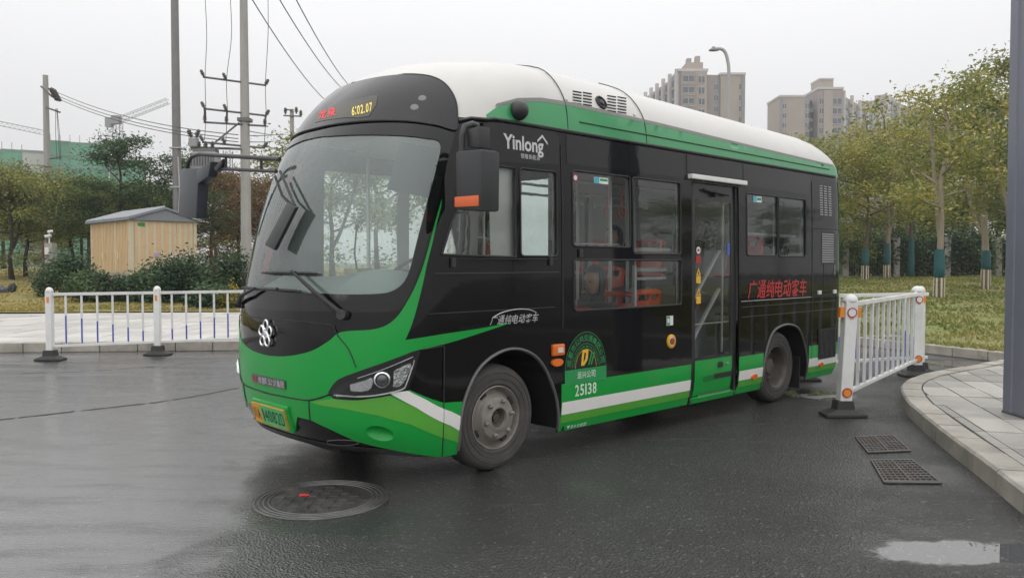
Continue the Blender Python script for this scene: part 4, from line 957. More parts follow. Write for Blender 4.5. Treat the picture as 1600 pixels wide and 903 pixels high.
body_box(((299,268),(311,263),(308,342),(301,343)),sf+.07,.03,'mirror_glass',pm('mirror_silver',(.8,.8,.8),.02,metal=1.),fm_,.002)
# ---------------- bus interior
for sg in (1,-1):
    s0_=.02 if sg>0 else .62
    lo_=[sz(s,.92,sg) for s in np.linspace(s0_,5.3,30)]+[sz(s,2.44,sg) for s in np.linspace(5.3,s0_,30)]
    hs_=[rect(*w,r=.03,sg=sg) for k,w in (WINS if sg>0 else FAR).items() if k!='f1']
    if sg>0: hs_.append(rect(DOOR[0],.93,DOOR[2],DOOR[3]))
    patch('side_lining',lo_,LINING,-.05,hs_,g=.2,smooth=None)
fl_=MB().box(-.75,-.54,.36,5.35,.54,.40)
for x0,x1 in ((.68,3.64),(4.76,5.35)): fl_.box(x0,-.97,.36,x1,-.541,.40).box(x0,.541,.36,x1,.97,.40)
fl_.build('floor',FLOORM,BUS)
MB().box(-.05,-.90,2.45,5.35,.90,2.47).box(-.42,-.62,2.45,-.051,.62,2.47).build('ceiling',LINING,BUS)
MB().box(5.36,-.95,.4,5.40,.95,2.45).build('rear_bulkhead',LINING,BUS)
# raised platform towards the rear
MB().box(3.3,-.93,.90,5.35,.93,.94).box(3.3,-.53,.401,5.35,.53,.90).build('rear_platform',FLOORM,BUS)
MB().box(.62,.25,.401,2.3,.93,.62).build('seat_podium',FLOORM,BUS)
# dashboard with pale cover, steering wheel, cabin screen
DASH=pm('dash_teal_grey',(.60,.68,.65),.5,var=.06,scale=3)
us=np.linspace(-1.25,1.25,30); v=[];f=[]
for u in us:
    p=surf(u,1.16); q=p*np.array([1,.93,1]); 
    v+= [(q[0]+.07,q[1],1.12),(q[0]+.13,q[1],1.30),(q[0]+.32,q[1]*.97,1.40+.06*math.exp(-((u-.75)/.35)**2)),(max(-.62,q[0]+.45),q[1]*.95,1.36),(max(-.58,q[0]+.5),q[1]*.95,.85),(max(-.58,q[0]+.5),q[1]*.95,.4)]
for i in range(len(us)-1):
    for k in range(5): f.append((i*6+k,(i+1)*6+k,(i+1)*6+k+1,i*6+k+1))
mk('dashboard',v,f,DASH,BUS,smooth=50)
sw_=MB(); M=Matrix.Translation((-.38,-.48,1.44))@Matrix.Rotation(R(-35),4,'Y')
ring=[(.21*math.cos(t),.21*math.sin(t),0) for t in np.linspace(0,2*math.pi,29)]
sw_.tube(ring,.014,6,False); sw_.tube([(-.2,0,0),(.2,0,0)],.016,6); sw_.tube([(0,-.2,0),(0,.2,0)],.016,6); sw_.tube([(0,0,0),(0,0,-.4)],.03,8)
mx_build(sw_,M,'steering_wheel',RUB,BUS,smooth=60)
def seat(s,q,z,rz,mat,name='passenger_seat',handle=True):
    """moulded seat: pan, backrest shell with two grip openings, pedestal"""
    e_=empty(name,(s,-q,z),rz); e_.parent=BUS
    MB().add([(-.20,-.21,.40),(.20,-.20,.42),(.20,.20,.42),(-.20,.21,.40),(-.20,-.21,.44),(.18,-.20,.45),(.18,.20,.45),(-.20,.21,.44),(0,-.19,.405),(0,.19,.405)],[(0,3,2,1),(0,1,5,4),(2,3,7,6),(3,0,4,7),(1,2,6,5),(4,8,9,7),(8,5,6,9),(4,5,8),(7,9,6)]).build('seat_pan',mat,e_,bevel=.01)
    # backrest as a bent shell with openings (front +x, back leans to -x)
    out=[];W_=.205
    prof=[(-.17,.42),(-.20,.50),(-.215,.62),(-.235,.74),(-.25,.80),(-.26,.85)]
    cols=[-1,-.93,-.72,-.12,.12,.72,.93,1]
    v=[];f=[]
    for r_,(x,z_) in enumerate(prof):
        for c_ in cols:
            w=W_*(1 if r_<5 else .86); v.append((x+.03*(1-c_*c_)*-1+.03,c_*w,z_-(.02*c_*c_ if r_==5 else 0)))
    nc=len(cols)
    for r_ in range(len(prof)-1):
        for c_ in range(nc-1):
            if handle and r_==3 and c_ in (2,4): continue
            f.append((r_*nc+c_,r_*nc+c_+1,(r_+1)*nc+c_+1,(r_+1)*nc+c_))
    o=mk('backrest',v,f,mat,e_,60); md=o.modifiers.new('thickness','SOLIDIFY'); md.thickness=.035; md.offset=0
    MB().box(-.05,-.05,0,.05,.05,.41).box(-.15,-.15,0,.15,.15,.02).build('pedestal',PLAS,e_)
    return e_
D180=math.pi
seat(1.16,.64,.26,D180,ORANGE); seat(1.55,.68,.40,D180,ORANGE); seat(1.98,.62,.42,math.pi/2,ORANGE)
seat(1.05,-.60,.62,D180,ORANGE); seat(2.42,-.15,.62,D180,ORANGE); seat(1.85,-.62,.62,D180,ORANGE)
seat(3.78,.66,.94,D180,pm('red_seat_plastic',(.62,.03,.03),.4)); seat(4.35,.66,.94,D180,SEATGREY,handle=False); seat(3.75,-.60,.94,D180,ORANGE); seat(4.6,-.60,.94,D180,SEATGREY,handle=False); seat(2.9,-.62,.40,D180,pm('red_seat_plastic',(.62,.03,.03),.4))
seat(.10,.50,.62,D180,SEATGREY,'driver_seat',False)
# handrails
def rail(name,pts,r=.016): return MB().tube(pts,r,8).build(name,RAIL,BUS,smooth=60)
for s_,q_ in ((.72,.30),(1.85,.52),(2.32,.35),(2.32,-.3),(3.28,.30),(3.28,-.3),(-.2,-.35),(1.38,.40)): rail('grab_pole',[(s_,-q_,.40),(s_,-q_,2.45)])
for q_ in (.45,-.45): rail('ceiling_rail',[(.6,-q_,2.22),(5.2,-q_,2.22)])
rail('window_rail',[(.76,-.93,1.655),(1.47,-.93,1.655)],.008); rail('window_rail',[(1.52,-.92,1.615),(2.2,-.92,1.615)],.022); rail('window_rail',[(3.36,-.92,1.80),(4.6,-.92,1.80)],.016)
rail('window_rail',[(1.75,-.88,1.44),(2.2,-.88,1.44)],.022); rail('window_rail',[(1.75,-.88,1.36),(2.2,-.88,1.36)],.016); rail('window_rail',[(1.75,-.88,.6),(1.75,-.88,1.48)],.02)
for z0 in (1.0,.62): rail('door_handrail',[(2.46,-.90,z0),(2.6,-.90,z0+.12),(3.02,-.90,z0+.56),(3.08,-.90,z0+.62)],.020)
rail('door_handrail',[(3.09,-.93,.62),(3.09,-.93,2.08)],.012)
# hanging straps
for s_ in (.95,1.25,1.32,1.9,2.1): 
    st=MB().tube([(s_,-.45,2.21),(s_,-.45,2.02)],.009,6).build('hanging_strap',ORANGE,BUS)
    MB().tube([(s_+.05*math.sin(t),-.45,1.97+.05*math.cos(t)) for t in np.linspace(0,2*math.pi,13)],.010,6,False).build('strap_grip',ORANGE,st,smooth=60)
# partition behind the driver, fare box, sun blind, cabin mirror, microphone
pt=MB().box(.62,-.90,.62,.64,-.22,1.5); pt.build('cab_partition',PLAS,BUS)
mk('partition_glass',[(.63,-.90,1.5),(.63,-.22,1.5),(.63,-.22,2.25),(.63,-.90,2.25)],[(0,1,2,3)],GLASS,BUS)
MB().box(-.42,.18,1.10,-.26,.38,1.46).build('fare_box',pm('fare_box_tan',(.42,.33,.20),.5,var=.08),BUS,bevel=.01); MB().box(-.40,.22,.40,-.28,.34,1.10).build('fare_box_stand',PLAS,BUS)
def inw(x,y,off): u,z=px(x,y); p=surf(u,z); n_=normal(u,z); n_=n_ if n_[0]<0 else -n_; return Vector(p-n_*off)
bl=[inw(x,y,.06) for x,y in ((622,214),(686,226),(673,306),(602,291))]
mk('sun_blind',bl+[p+Vector((.01,0,0)) for p in bl],[(0,1,2,3),(7,6,5,4),(0,4,5,1),(1,5,6,2),(2,6,7,3),(3,7,4,0)],pm('blind_dark',(.05,.05,.055),.7,var=.1),BUS)
MB().tube([inw(545,345,.12),inw(540,352,.14),inw(528,385,.2),inw(519,408,.28)],.007,6).build('microphone_stalk',RUB,BUS,smooth=60)
MB().tube([inw(545,343,.12),inw(541,350,.13)],.014,8).build('microphone',RUB,BUS,smooth=60)
im=[depth_pt(x,y,s) for x,y,s in ((454,317,-1.17),(468,324,-1.17),(434,391,-1.25),(419,383,-1.25))]
fv=mk('front_view_mirror',im+[p_+Vector((-.03,0,0)) for p_ in im],[(3,2,1,0),(4,5,6,7),(1,5,4,0),(2,6,5,1),(3,7,6,2),(0,4,7,3)],pm('mirror_back_green_black',(.02,.026,.024),.4,var=.2),BUS,40,bevel=.008)
MB().tube([depth_pt(438,268,-1.08),depth_pt(450,296,-1.14),depth_pt(461,322,-1.18)],.011,6).build('mirror_stalk',RUB,fv,smooth=60); MB().tube([depth_pt(430,276,-1.10),depth_pt(441,306,-1.16),depth_pt(457,322,-1.18)],.010,6).build('mirror_stalk',RUB,fv,smooth=60)
# ---------------- passengers
def person(s,q,zseat,label,coat,hair,facing=math.pi,hood=False,glasses=False):
    w=toworld(np.array([s,-q,0.])); e_=empty('person',(w[0],w[1],0),TH+facing); tag(e_,label,'person')
    z=zseat
    J=[((0,0,z+.10),.13),((0,0,z+.28),.135),((-.02,0,z+.46),.15),((-.01,0,z+.56),.075),((.01,0,z+.62),.055)]
    V=[j[0] for j in J]; Rr=[j[1] for j in J]; E=[(0,1),(1,2),(2,3),(3,4)]
    def chain(a,pts):
        last=a
        for p,r_ in pts: V.append(p); Rr.append(r_); E.append((last,len(V)-1)); last=len(V)-1
        return last
    for sg in (-1,1):
        chain(2,[((-.02,.17*sg,z+.50),.065),((.02,.21*sg,z+.30),.050),((.10,.21*sg,z+.20),.046),((.24,.13*sg,z+.17),.036)])
        k=chain(0,[((.04,.10*sg,z+.09),.088),((.40,.11*sg,z+.10),.066),((.43,.11*sg,z-.16),.050),((.40,.11*sg,z-.36),.040),((.50,.11*sg,z-.39),.032)])
    me=bpy.data.meshes.new('body'); me.from_pydata(V,E,[]); me.update(); o=bpy.data.objects.new('body',me); COL.objects.link(o); o.parent=e_
    o.modifiers.new('skin','SKIN')
    for i,r_ in enumerate(Rr): me.skin_vertices[0].data[i].radius=(r_,r_)
    me.skin_vertices[0].data[0].use_root=True
    ss=o.modifiers.new('sub','SUBSURF'); ss.levels=2; ss.render_levels=2; me.materials.append(coat)
    SK=pm('skin',(.42,.24,.16),.5,var=.06,scale=12)
    # hands resting on the lap: palm and five fingers each
    for sg in (-1,1):
        hv=[(.24,.13*sg,z+.175),(.30,.115*sg,z+.175)]; hr=[.028,.034]; he=[(0,1)]
        for k in range(4):
            y0=.115*sg+(k-1.5)*.018; hv+=[(.325,y0,z+.180),(.36+.006*(k in(1,2)),y0,z+.172),(.385+.008*(k in (1,2)),y0,z+.155)]; hr+=[.0095,.009,.008]; n=len(hv); he+=[(1,n-3),(n-3,n-2),(n-2,n-1)]
        hv+=[(.29,.115*sg-.04*sg,z+.178),(.32,.115*sg-.055*sg,z+.172)]; hr+=[.011,.009]; n=len(hv); he+=[(1,n-2),(n-2,n-1)]
        m2=bpy.data.meshes.new('hand'); m2.from_pydata(hv,he,[]); m2.update(); ho=bpy.data.objects.new('hand',m2); COL.objects.link(ho); ho.parent=e_
        ho.modifiers.new('skin','SKIN')
        for i,r_ in enumerate(hr): m2.skin_vertices[0].data[i].radius=(r_,r_)
        m2.skin_vertices[0].data[1].use_root=True
        s2=ho.modifiers.new('sub','SUBSURF'); s2.levels=1; s2.render_levels=1; m2.materials.append(SK)
    # head: shaped from a sphere, face towards +x
    bm=bmesh.new(); bmesh.ops.create_uvsphere(bm,u_segments=28,v_segments=20,radius=1); hc=Vector((.035,0,z+.735))
    for v in bm.verts:
        x,y,zz=v.co; 
        sx=.098; sy=.076; szz=.118
        jaw=max(0,-zz); x2=x*sx*(1-.18*jaw)+.012*jaw*(x>0); y2=y*sy*(1-.32*jaw); z2=zz*szz
        nose=math.exp(-((y/.16)**2+((zz+.12)/.20)**2))*(x>0); brow=math.exp(-((zz-.12)/.10)**2)*(x>.3); eye=math.exp(-(((abs(y)-.38)/.15)**2+((zz-.0)/.10)**2))*(x>0); lip=math.exp(-((y/.3)**2+((zz+.5)/.07)**2))*(x>0)
        x2+=.024*nose+.006*brow-.010*eye+.005*lip; v.co=Vector((x2,y2,z2))+hc
    hm=bpy.data.meshes.new('head'); bm.to_mesh(hm); bm.free(); hm.polygons.foreach_set('use_smooth',[True]*len(hm.polygons)); hm.materials.append(SK); ho=bpy.data.objects.new('head',hm); COL.objects.link(ho); ho.parent=e_
    for sg in (-1,1):
        MB().lathe([(.0,-.006),(.02,-.004),(.028,.006),(.018,.010),(0,.004)],12,'y',(.03,.076*sg,z+.73)).build('ear',SK,ho,smooth=60)
        MB().lathe([(0,.008),(.006,.006),(.008,0),(.006,-.006),(0,-.008)],8,'z',(.118,.029*sg,z+.737)).build('eye',pm('eye_dark',(.02,.015,.01),.2),ho,smooth=60)
    # hair: uneven cap open at the face
    bm=bmesh.new(); bmesh.ops.create_uvsphere(bm,u_segments=28,v_segments=20,radius=1); dl=[]
    for v in bm.verts:
        x,y,zz=v.co
        if (x>.35 and zz<.55-.5*(1-x)*0) or zz<-.62 and not hood: dl.append(v)
        k=1.13+random.uniform(-.02,.03)+(.10 if hood else 0); v.co=Vector((x*.103*k-.008,y*.080*k,zz*.122*k))+hc
    bmesh.ops.delete(bm,geom=dl,context='VERTS'); h2=bpy.data.meshes.new('hair'); bm.to_mesh(h2); bm.free(); h2.polygons.foreach_set('use_smooth',[True]*len(h2.polygons)); h2.materials.append(hair); o2=bpy.data.objects.new('hair',h2); COL.objects.link(o2); o2.parent=e_; md=o2.modifiers.new('thick','SOLIDIFY'); md.thickness=.012
    if glasses:
        for sg in (-1,1): MB().tube([(.124+.0*t,.030*sg+.022*math.cos(t),z+.737+.018*math.sin(t)) for t in np.linspace(0,6.283,15)],.002,5,False).build('spectacles',RUB,ho)
    # collar
    MB().lathe([(.075,0),(.080,.03),(.066,.065),(.058,.05)],18,'z',(0,0,z+.565)).build('collar',coat,e_,smooth=60)
DK=pm('black_padded_coat',(.02,.02,.022),.75,var=.25,scale=14,bump=.4,bscale=18); GY=pm('grey_jacket',(.10,.095,.09),.8,var=.2,scale=10,bump=.2)
HAIR=pm('black_hair',(.012,.010,.009),.4,var=.4,scale=60,bump=.5,bscale=120)
def ray_q(x,y,q):
    d_=ray(x,y); o_=np.array([0,0,CH]); k=(q-(o_-ROOT)@N_)/(d_@N_); w=o_+d_*k-ROOT; return float(w@E_),float(w[2])
s_,z_=ray_q(932,440,.62); person(s_,.62,z_-.735,'passenger in a dark padded hooded coat seated behind the low side window',DK,HAIR,math.pi,True)
s_,z_=ray_q(962,372,-.15); person(s_,-.15,z_-.735,'passenger with short dark hair and spectacles seen through the upper side window',GY,HAIR,math.pi,False,True)
# ================================================================ BARRIERS, COLUMN, KIOSK, POLES
BW=pm('barrier_white',(.70,.70,.68),.35,var=.08,scale=4,dirt=.30); BB=pm('barrier_blue',(.05,.06,.42),.4,var=.1,scale=8)
BASE=pm('barrier_foot_rubber',(.035,.034,.033),.65,var=.2,scale=12,bump=.15); ORF=pm('orange_reflex',(.75,.25,.03),.3,var=.1,scale=30); REDF=pm('red_reflex',(.35,.03,.025),.3,var=.3,scale=40)
def barrier(pts,label,group,h=1.1,nb=7,blue=(),posts=None,lean=None,rail_over=0.,big=False):
    """posts with rubber feet, top and bottom rails, balusters with blue lower sleeves"""
    p0=np.array(pts[0]); e_=empty('street_barrier',(float(p0[0]),float(p0[1]),0)); tag(e_,label,'barrier',group)
    L=[np.array(p)-p0 for p in pts]; r_=.046 if not big else .058
    for i,p in enumerate(L):
        if posts is not None and not posts[i]: continue
        ln=lean[i] if lean else (0,0); t=(float(p[0]),float(p[1]))
        M=Matrix.Translation((t[0],t[1],0)); Sh=Matrix(((1,0,ln[0],0),(0,1,ln[1],0),(0,0,1,0),(0,0,0,1)))
        b=MB().box(-r_,-r_,.10,r_,r_,h); b.v=[tuple(M@Sh@Vector(v)) for v in b.v]; po=b.build('post',BW,e_,bevel=.008)
        c_=MB().lathe([(r_*1.22,h),(r_*1.22,h+.018),(r_*1.0,h+.04),(r_*.6,h+.062),(0,h+.07)],16); c_.v=[tuple(M@Sh@Vector(v)) for v in c_.v]; c_.build('post_cap',BW,po,smooth=50)
        f=MB().add([(-.20,-.11,.004),(.20,-.11,.004),(.20,.11,.004),(-.20,.11,.004),(-.20,-.11,.03),(.20,-.11,.03),(.20,.11,.03),(-.20,.11,.03),(-.09,-.075,.075),(.09,-.075,.075),(.09,.075,.075),(-.09,.075,.075),(-.075,-.07,.16),(.075,-.07,.16),(.075,.07,.16),(-.075,.07,.16)],
            [(0,3,2,1)]+[q for k in range(3) for q in ((4*k,4*k+1,4*k+5,4*k+4),(4*k+1,4*k+2,4*k+6,4*k+5),(4*k+2,4*k+3,4*k+7,4*k+6),(4*k+3,4*k,4*k+4,4*k+7))]+[(12,13,14,15)])
        f.v=[tuple(M@Vector(v)) for v in f.v]; f.build('foot',BASE,e_,bevel=.006)
        q=MB().box(-.018,-r_-.006,h-.17,.018,-r_,h-.08); q.v=[tuple(M@Sh@Vector(v)) for v in q.v]; q.build('reflector',ORF,po)
        if big:
            for sx in (-1,1):
                q=MB().box(sx*(r_+.022)-.022,-.03,h-.16,sx*(r_+.022)+.022,.03,h-.06); q.v=[tuple(M@Sh@Vector(v)) for v in q.v]; q.build('reflector',ORF,po)
            for zz,mt in ((h-.11,WPRINT),(.24,ORF)):
                q=MB().lathe([(.045,r_+.001),(.045,r_+.008),(0,r_+.009)],20,'y',(0,0,0)); q.v=[(x,-y,z+zz) for x,y,z in q.v]; q.f=[t_[::-1] for t_ in q.f]; q.v=[tuple(M@Sh@Vector(v)) for v in q.v]; q.build('round_reflector',mt,po)
                q=MB().tube([(.043*math.cos(t_),-r_-.008,zz+.043*math.sin(t_)) for t_ in np.linspace(0,6.283,19)],.006,5,False); q.v=[tuple(M@Sh@Vector(v)) for v in q.v]; q.build('reflector_ring',REDF,po)
    for i in range(len(L)-1):
        a,b=L[i],L[i+1]; d=(b-a)/np.linalg.norm(b-a); nn_=np.array([-d[1],d[0]])
        def beam(name,u0,u1,w,z0,z1,mat,par):
            A=a+(b-a)*u0; B=a+(b-a)*u1; k=nn_*w/2
            v=[(*(A-k),z0),(*(B-k),z0),(*(B+k),z0),(*(A+k),z0),(*(A-k),z1),(*(B-k),z1),(*(B+k),z1),(*(A+k),z1)]
            return mk(name,v,[(0,3,2,1),(4,5,6,7),(0,1,5,4),(1,2,6,5),(2,3,7,6),(3,0,4,7)],mat,par,bevel=.004)
        ln=np.linalg.norm(b-a); ro=rail_over/ln
        beam('top_rail',.0-ro,1+ro,.05,h-.065,h-.02,BW,e_); beam('bottom_rail',0-ro,1+ro,.045,.20,.238,BW,e_)
        n=nb if not hasattr(nb,'__len__') else nb[i]
        for k in range(n):
            u=(k+1)/(n+1); bw=.016/ln
            bo=beam('baluster',u-bw,u+bw,.032,.238,h-.065,BW,e_)
            hb=blue(i,k,n) if blue else 0
            if hb>.02: beam('blue_sleeve',u-bw*.72,u+bw*.72,.0335,.245,.245+hb,BB,bo)
pA=G(79,563)[:2]; pB=G(247,555)[:2]; dv=pB-pA
barrier([pA,pB,pB+dv,pB+2*dv],'white barrier with blue-footed bars along the far kerb by the lawn','white street barriers',h=1.06,nb=6,blue=lambda i,k,n:(.44-.045*k-.002*k*k) if i==0 else (.18+.055*k if i==1 else .3),rail_over=0.)
qA=G(1317,650)[:2]; qB=G(1431,588)[:2]
barrier([qA,qB],'white barrier with round red and orange reflectors leading away from the drain grates','white street barriers',h=1.13,nb=12,blue=lambda i,k,n:max(.05,.1+.05*(k if k<8 else 15-k)),lean=[(.05,.0),(.0,.0)],big=True)
rA=at(1255,560,10.1)[:2]; rB=at(1437,560,10.75)[:2]
barrier([rA,rB],'white barrier running behind the back of the bus to the kerb corner','white street barriers',h=1.12,nb=6,blue=lambda i,k,n:.25+.05*(k%3),rail_over=.12)
# ---- grey steel column on the pavement
cb_=G(1566,655,.15); CS=.34
col=empty('steel_column',(cb_[0]*(cb_[1]+CS)/cb_[1]+CS/2,cb_[1]+CS/2,.148)); tag(col,'tall blue grey square steel column standing on the paved corner','column')
CG=pm('column_grey_paint',(.17,.18,.22),.42,var=.06,scale=3,dirt=.1)
sh=[(-CS/2,-CS/2),(-.05,-CS/2),(-.045,-CS/2+.012),(.045,-CS/2+.012),(.05,-CS/2),(CS/2,-CS/2),(CS/2,CS/2),(-CS/2,CS/2),(-CS/2,.06),(-CS/2+.012,.05),(-CS/2+.012,-.05),(-CS/2,-.06)]
MB().prism(sh,.012,7.2).build('shaft',CG,col,bevel=.004)
MB().box(-CS/2-.006,-CS/2-.006,0,CS/2+.006,CS/2+.006,.02).build('base_plate',pm('column_base_dark',(.08,.085,.095),.5,var=.2),col,bevel=.004)
for sx in (-1,1): MB().lathe([(.016,.0),(.016,.05),(0,.055)],6,c=(sx*.12,-CS/2-.02,.0)).build('anchor_bolt',STEEL,col)
# ---- striped transformer kiosk behind the bushes
kz=.50; KC=at(204,411,30.); kd=np.array([math.cos(R(45)),math.sin(R(45))])
ko=empty('electrical_kiosk',(KC[0],KC[1],kz),R(45)); tag(ko,'tan striped metal electrical kiosk with grey gable roof behind the bushes','kiosk')
KL,KB=2.55,4.5; K0,K1=.62,2.62       # local x: front face length, local y: depth
CREAM=pm('kiosk_cream',(.62,.55,.41),.5,var=.06,scale=3,dirt=.15); TAN=pm('kiosk_orange_tan',(.66,.46,.27),.5,var=.06,scale=3,dirt=.12); KG=pm('kiosk_roof_grey',(.22,.24,.28),.45,var=.08,scale=3,dirt=.2)
MB().box(.02,.02,-.3,KL-.02,KB-.02,K0).build('plinth',pm('plinth_beige',(.36,.30,.24),.7,var=.15,scale=3,dirt=.3),ko)
MB().box(.03,.03,K0,KL-.03,KB-.03,K1).build('wall',CREAM,ko)
for x_,y_ in ((0,0),(KL-.13,0),(0,KB-.13),(KL-.13,KB-.13)): MB().box(x_,y_,K0-.45 if (x_,y_)==(0,0) else K0,x_+.13,y_+.13,K1).build('corner_post',CREAM,ko,bevel=.006)
for x0,x1 in ((.17,1.62),(1.75,2.40)):
    dl_=MB().box(x0,.0,K0+.06,x1,.03,K1-.04).build('door_leaf',TAN,ko,bevel=.004)
    n=5 if x1-x0>1 else 3
    for k in range(n): MB().box(x0+(k+.35)*(x1-x0)/n,-.012,K0+.07,x0+(k+.35)*(x1-x0)/n+.10,.0,K1-.05).build('pale_stripe',CREAM,dl_)
for k in range(26):
    y_=.16+k*(KB-.32)/26; MB().box(-.012,y_,K0+.06,.03,y_+.085,K1-.04).build('ribbed_strip',TAN if k%2 else pm('kiosk_tan_light',(.64,.49,.29),.5,var=.06,scale=3),ko)
for k in range(3): MB().box(-.018,.12+k*1.42,K0+.02,.0,.17+k*1.42,K1).build('frame_strip',CREAM,ko)
for x_,z_,w_,h_,m_ in ((.28,K1-.22,.26,.13,GPRINT),(.85,K0+.62,.22,.16,pm('notice_lilac',(.45,.36,.48),.5)),(1.48,K0+.60,.10,.20,WPRINT),(1.80,K0+.62,.12,.14,pm('notice_lilac',(.45,.36,.48),.5)),(2.1,K0+.62,.18,.13,WPRINT)): MB().box(x_,-.018,z_,x_+w_,-.012,z_+h_).build('notice_plate',m_,ko)
for y_,m_ in ((1.0,YPRINT),(1.25,WPRINT),(2.7,YPRINT),(3.0,WPRINT)): MB().box(-.022,y_,K0+.55,-.013,y_+.10,K0+.80).build('warning_plate',m_,ko)
o0,o1,rz=.16,.16,.46
rf=MB().add([(-o0,-o1,K1),(KL/2,-o1,K1+rz),(KL+o0,-o1,K1),(-o0,KB+o1,K1),(KL/2,KB+o1,K1+rz),(KL+o0,KB+o1,K1),(-o0,-o1,K1+.10),(KL/2,-o1,K1+rz+.09),(KL+o0,-o1,K1+.10),(-o0,KB+o1,K1+.10),(KL/2,KB+o1,K1+rz+.09),(KL+o0,KB+o1,K1+.10)],[(6,7,10,9),(7,8,11,10),(0,1,7,6),(1,2,8,7),(0,6,9,3),(2,5,11,8),(3,9,10,4),(4,10,11,5),(0,3,4,1),(1,4,5,2)]).build('roof',KG,ko)
mk('gable_panel',[(-.06,-.10,K1+.005),(KL+.06,-.10,K1+.005),(KL/2,-.10,K1+rz-.02),(-.06,0,K1+.005),(KL+.06,0,K1+.005),(KL/2,0,K1+rz-.02)],[(0,1,2),(5,4,3),(0,3,4,1),(1,4,5,2),(2,5,3,0)],KG,ko)
for k in range(22):
    y_=-.1+k*(KB+.2)/22; v=[(-o0-.02,y_,K1+.10),(KL/2,y_,K1+rz+.095),(KL/2,y_+.10,K1+rz+.095),(-o0-.02,y_+.10,K1+.10),(-o0-.02,y_+.05,K1+.145),(KL/2,y_+.05,K1+rz+.14)]
    mk('roof_rib',v,[(0,1,5,4),(4,5,2,3),(0,4,3)],pm('kiosk_rib_pale',(.30,.31,.33),.4,var=.1),rf)
# ---- poles and wires
CONC=pm('pole_concrete',(.34,.33,.31),.75,var=.12,scale=3,stretch=(3,3,.4),dirt=.2); PSTEEL=pm('pole_steel',(.20,.195,.19),.5,var=.1,metal=.3,scale=4); GALV=pm('galvanised',(.15,.15,.15),.5,metal=.3,var=.15,scale=9); PORC=pm('porcelain_brown',(.09,.075,.07),.3,var=.1); WIRE=pm('wire_black',(.05,.05,.05),.6)
def pole(x,ytop,Y,r0,r1,label,mat=CONC,zb=None,ztop=None,group=None):
    t=at(x,ytop,Y); zb_=tz(t[0],Y)-.1 if zb is None else zb; e_=empty('utility_pole',(t[0],Y,zb_)); tag(e_,label,'utility pole',group)
    zt=(t[2] if ztop is None else ztop)-zb_
    MB().tube([(0,0,0),(0,0,zt*.5),(0,0,zt)],[r0,(r0+r1)/2,r1],14).build('shaft',mat,e_,smooth=50); return e_,np.array([t[0],Y,zb_])
e1,o1_=pole(380,-60,27.,.185,.12,'concrete utility pole with four steel crossarms beside the kiosk',ztop=11.5)
def add_arm(e_,o_,xa,ya,xb,yb,Yc,w=.035):
    zc=at((xa+xb)/2,(ya+yb)/2,Yc)[2]; a=G(xa,ya,zc)-o_; b=G(xb,yb,zc)-o_
    a[1]-=.22;b[1]-=.22
    MB().tube([a,b],w,4).build('crossarm',GALV,e_); return a,b
arms=[add_arm(e1,o1_,*q,27.) for q in ((321,123,419,136),(322,172,420,183),(322,193,419,199),(320,224,417,233))]
MB().tube([at(332,226,26.8)-o1_,at(374,192,26.8)-o1_],.03,6).build('brace',GALV,e1); MB().box(-.20,-.20,at(380,188,27)[2]-o1_[2]-.06,.20,.20,at(380,188,27)[2]-o1_[2]+.06).build('clamp_band',GALV,e1)
MB().tube([at(298,230.5,26.6)-o1_,at(376,233,26.8)-o1_],.045,6).build('platform_beam',GALV,e1)
def insul(p,e_,d=(0,0,1),s=1.): 
    d=Vector(d).normalized(); b=MB().lathe([(.025*s,0),(.025*s,.05*s),(.06*s,.06*s),(.03*s,.09*s),(.06*s,.11*s),(.03*s,.14*s),(.05*s,.16*s),(.02*s,.2*s),(0,.2*s)],10); M=Matrix.Translation(Vector(p))@d.to_track_quat('Z','Y').to_matrix().to_4x4()
    b.v=[tuple(M@Vector(v)) for v in b.v]; b.build('insulator',PORC,e_,smooth=50)
for u in (.02,.36,.98): 
    for k,(a,b) in enumerate(arms):
        p=a+(b-a)*u; insul(p,e1,(-.2 if u<.9 else .5,-.3,.6) if k!=2 else (0,0,1),1.25)
    pa=arms[1][0]+(arms[1][1]-arms[1][0])*u; pb=arms[2][0]+(arms[2][1]-arms[2][0])*u; MB().tube([pa,pb],.035,8).build('fuse_cutout',PORC,e1)
for u,xt in ((.03,318),(.36,357),(.98,418)):
    pts=[at(xt,-40,26.7)-o1_,at(xt+(5 if u<.9 else 1),50,26.7)-o1_]+[arms[k][0]+(arms[k][1]-arms[k][0])*u+np.array([.05,-.1,.05]) for k in range(4)]
    MB().tube(smooth_line(pts,6),.011,5).build('jumper_wire',WIRE,e1,smooth=60)
tr=empty('pole_transformer',tuple(at(322,265,26.2))); tag(tr,'grey finned transformer hung on the utility pole behind the mirror arm','transformer')
MB().box(-.42,-.25,0,.42,.25,.55).build('tank',pm('transformer_grey',(.30,.31,.31),.5,var=.08),tr,bevel=.05); MB().box(-.36,-.2,.55,.36,.2,.66).build('lid',GALV,tr)
for k in range(3): insul((-.22+.22*k,0,.66),tr,s=1.3)
for k in range(9): MB().box(-.38+k*.09,-.31,.08,-.36+k*.09,-.25,.48).build('cooling_fin',GALV,tr)
me_=empty('metering_unit',tuple(at(303,230,26.5))); tag(me_,'small grey metering unit with two horn bushings on the pole arm','transformer'); MB().box(-.14,-.12,0,.14,.12,.30).build('tank',pm('transformer_grey',(.30,.31,.31),.5),me_,bevel=.03)
for sx in (-1,1): insul((sx*.07,0,.28),me_,(sx*.35,0,1),1.6)
e2,o2_=pole(272,-60,36.,.21,.16,'tall dark grey steel lamp pole rising behind the kiosk roof',PSTEEL,ztop=15.)
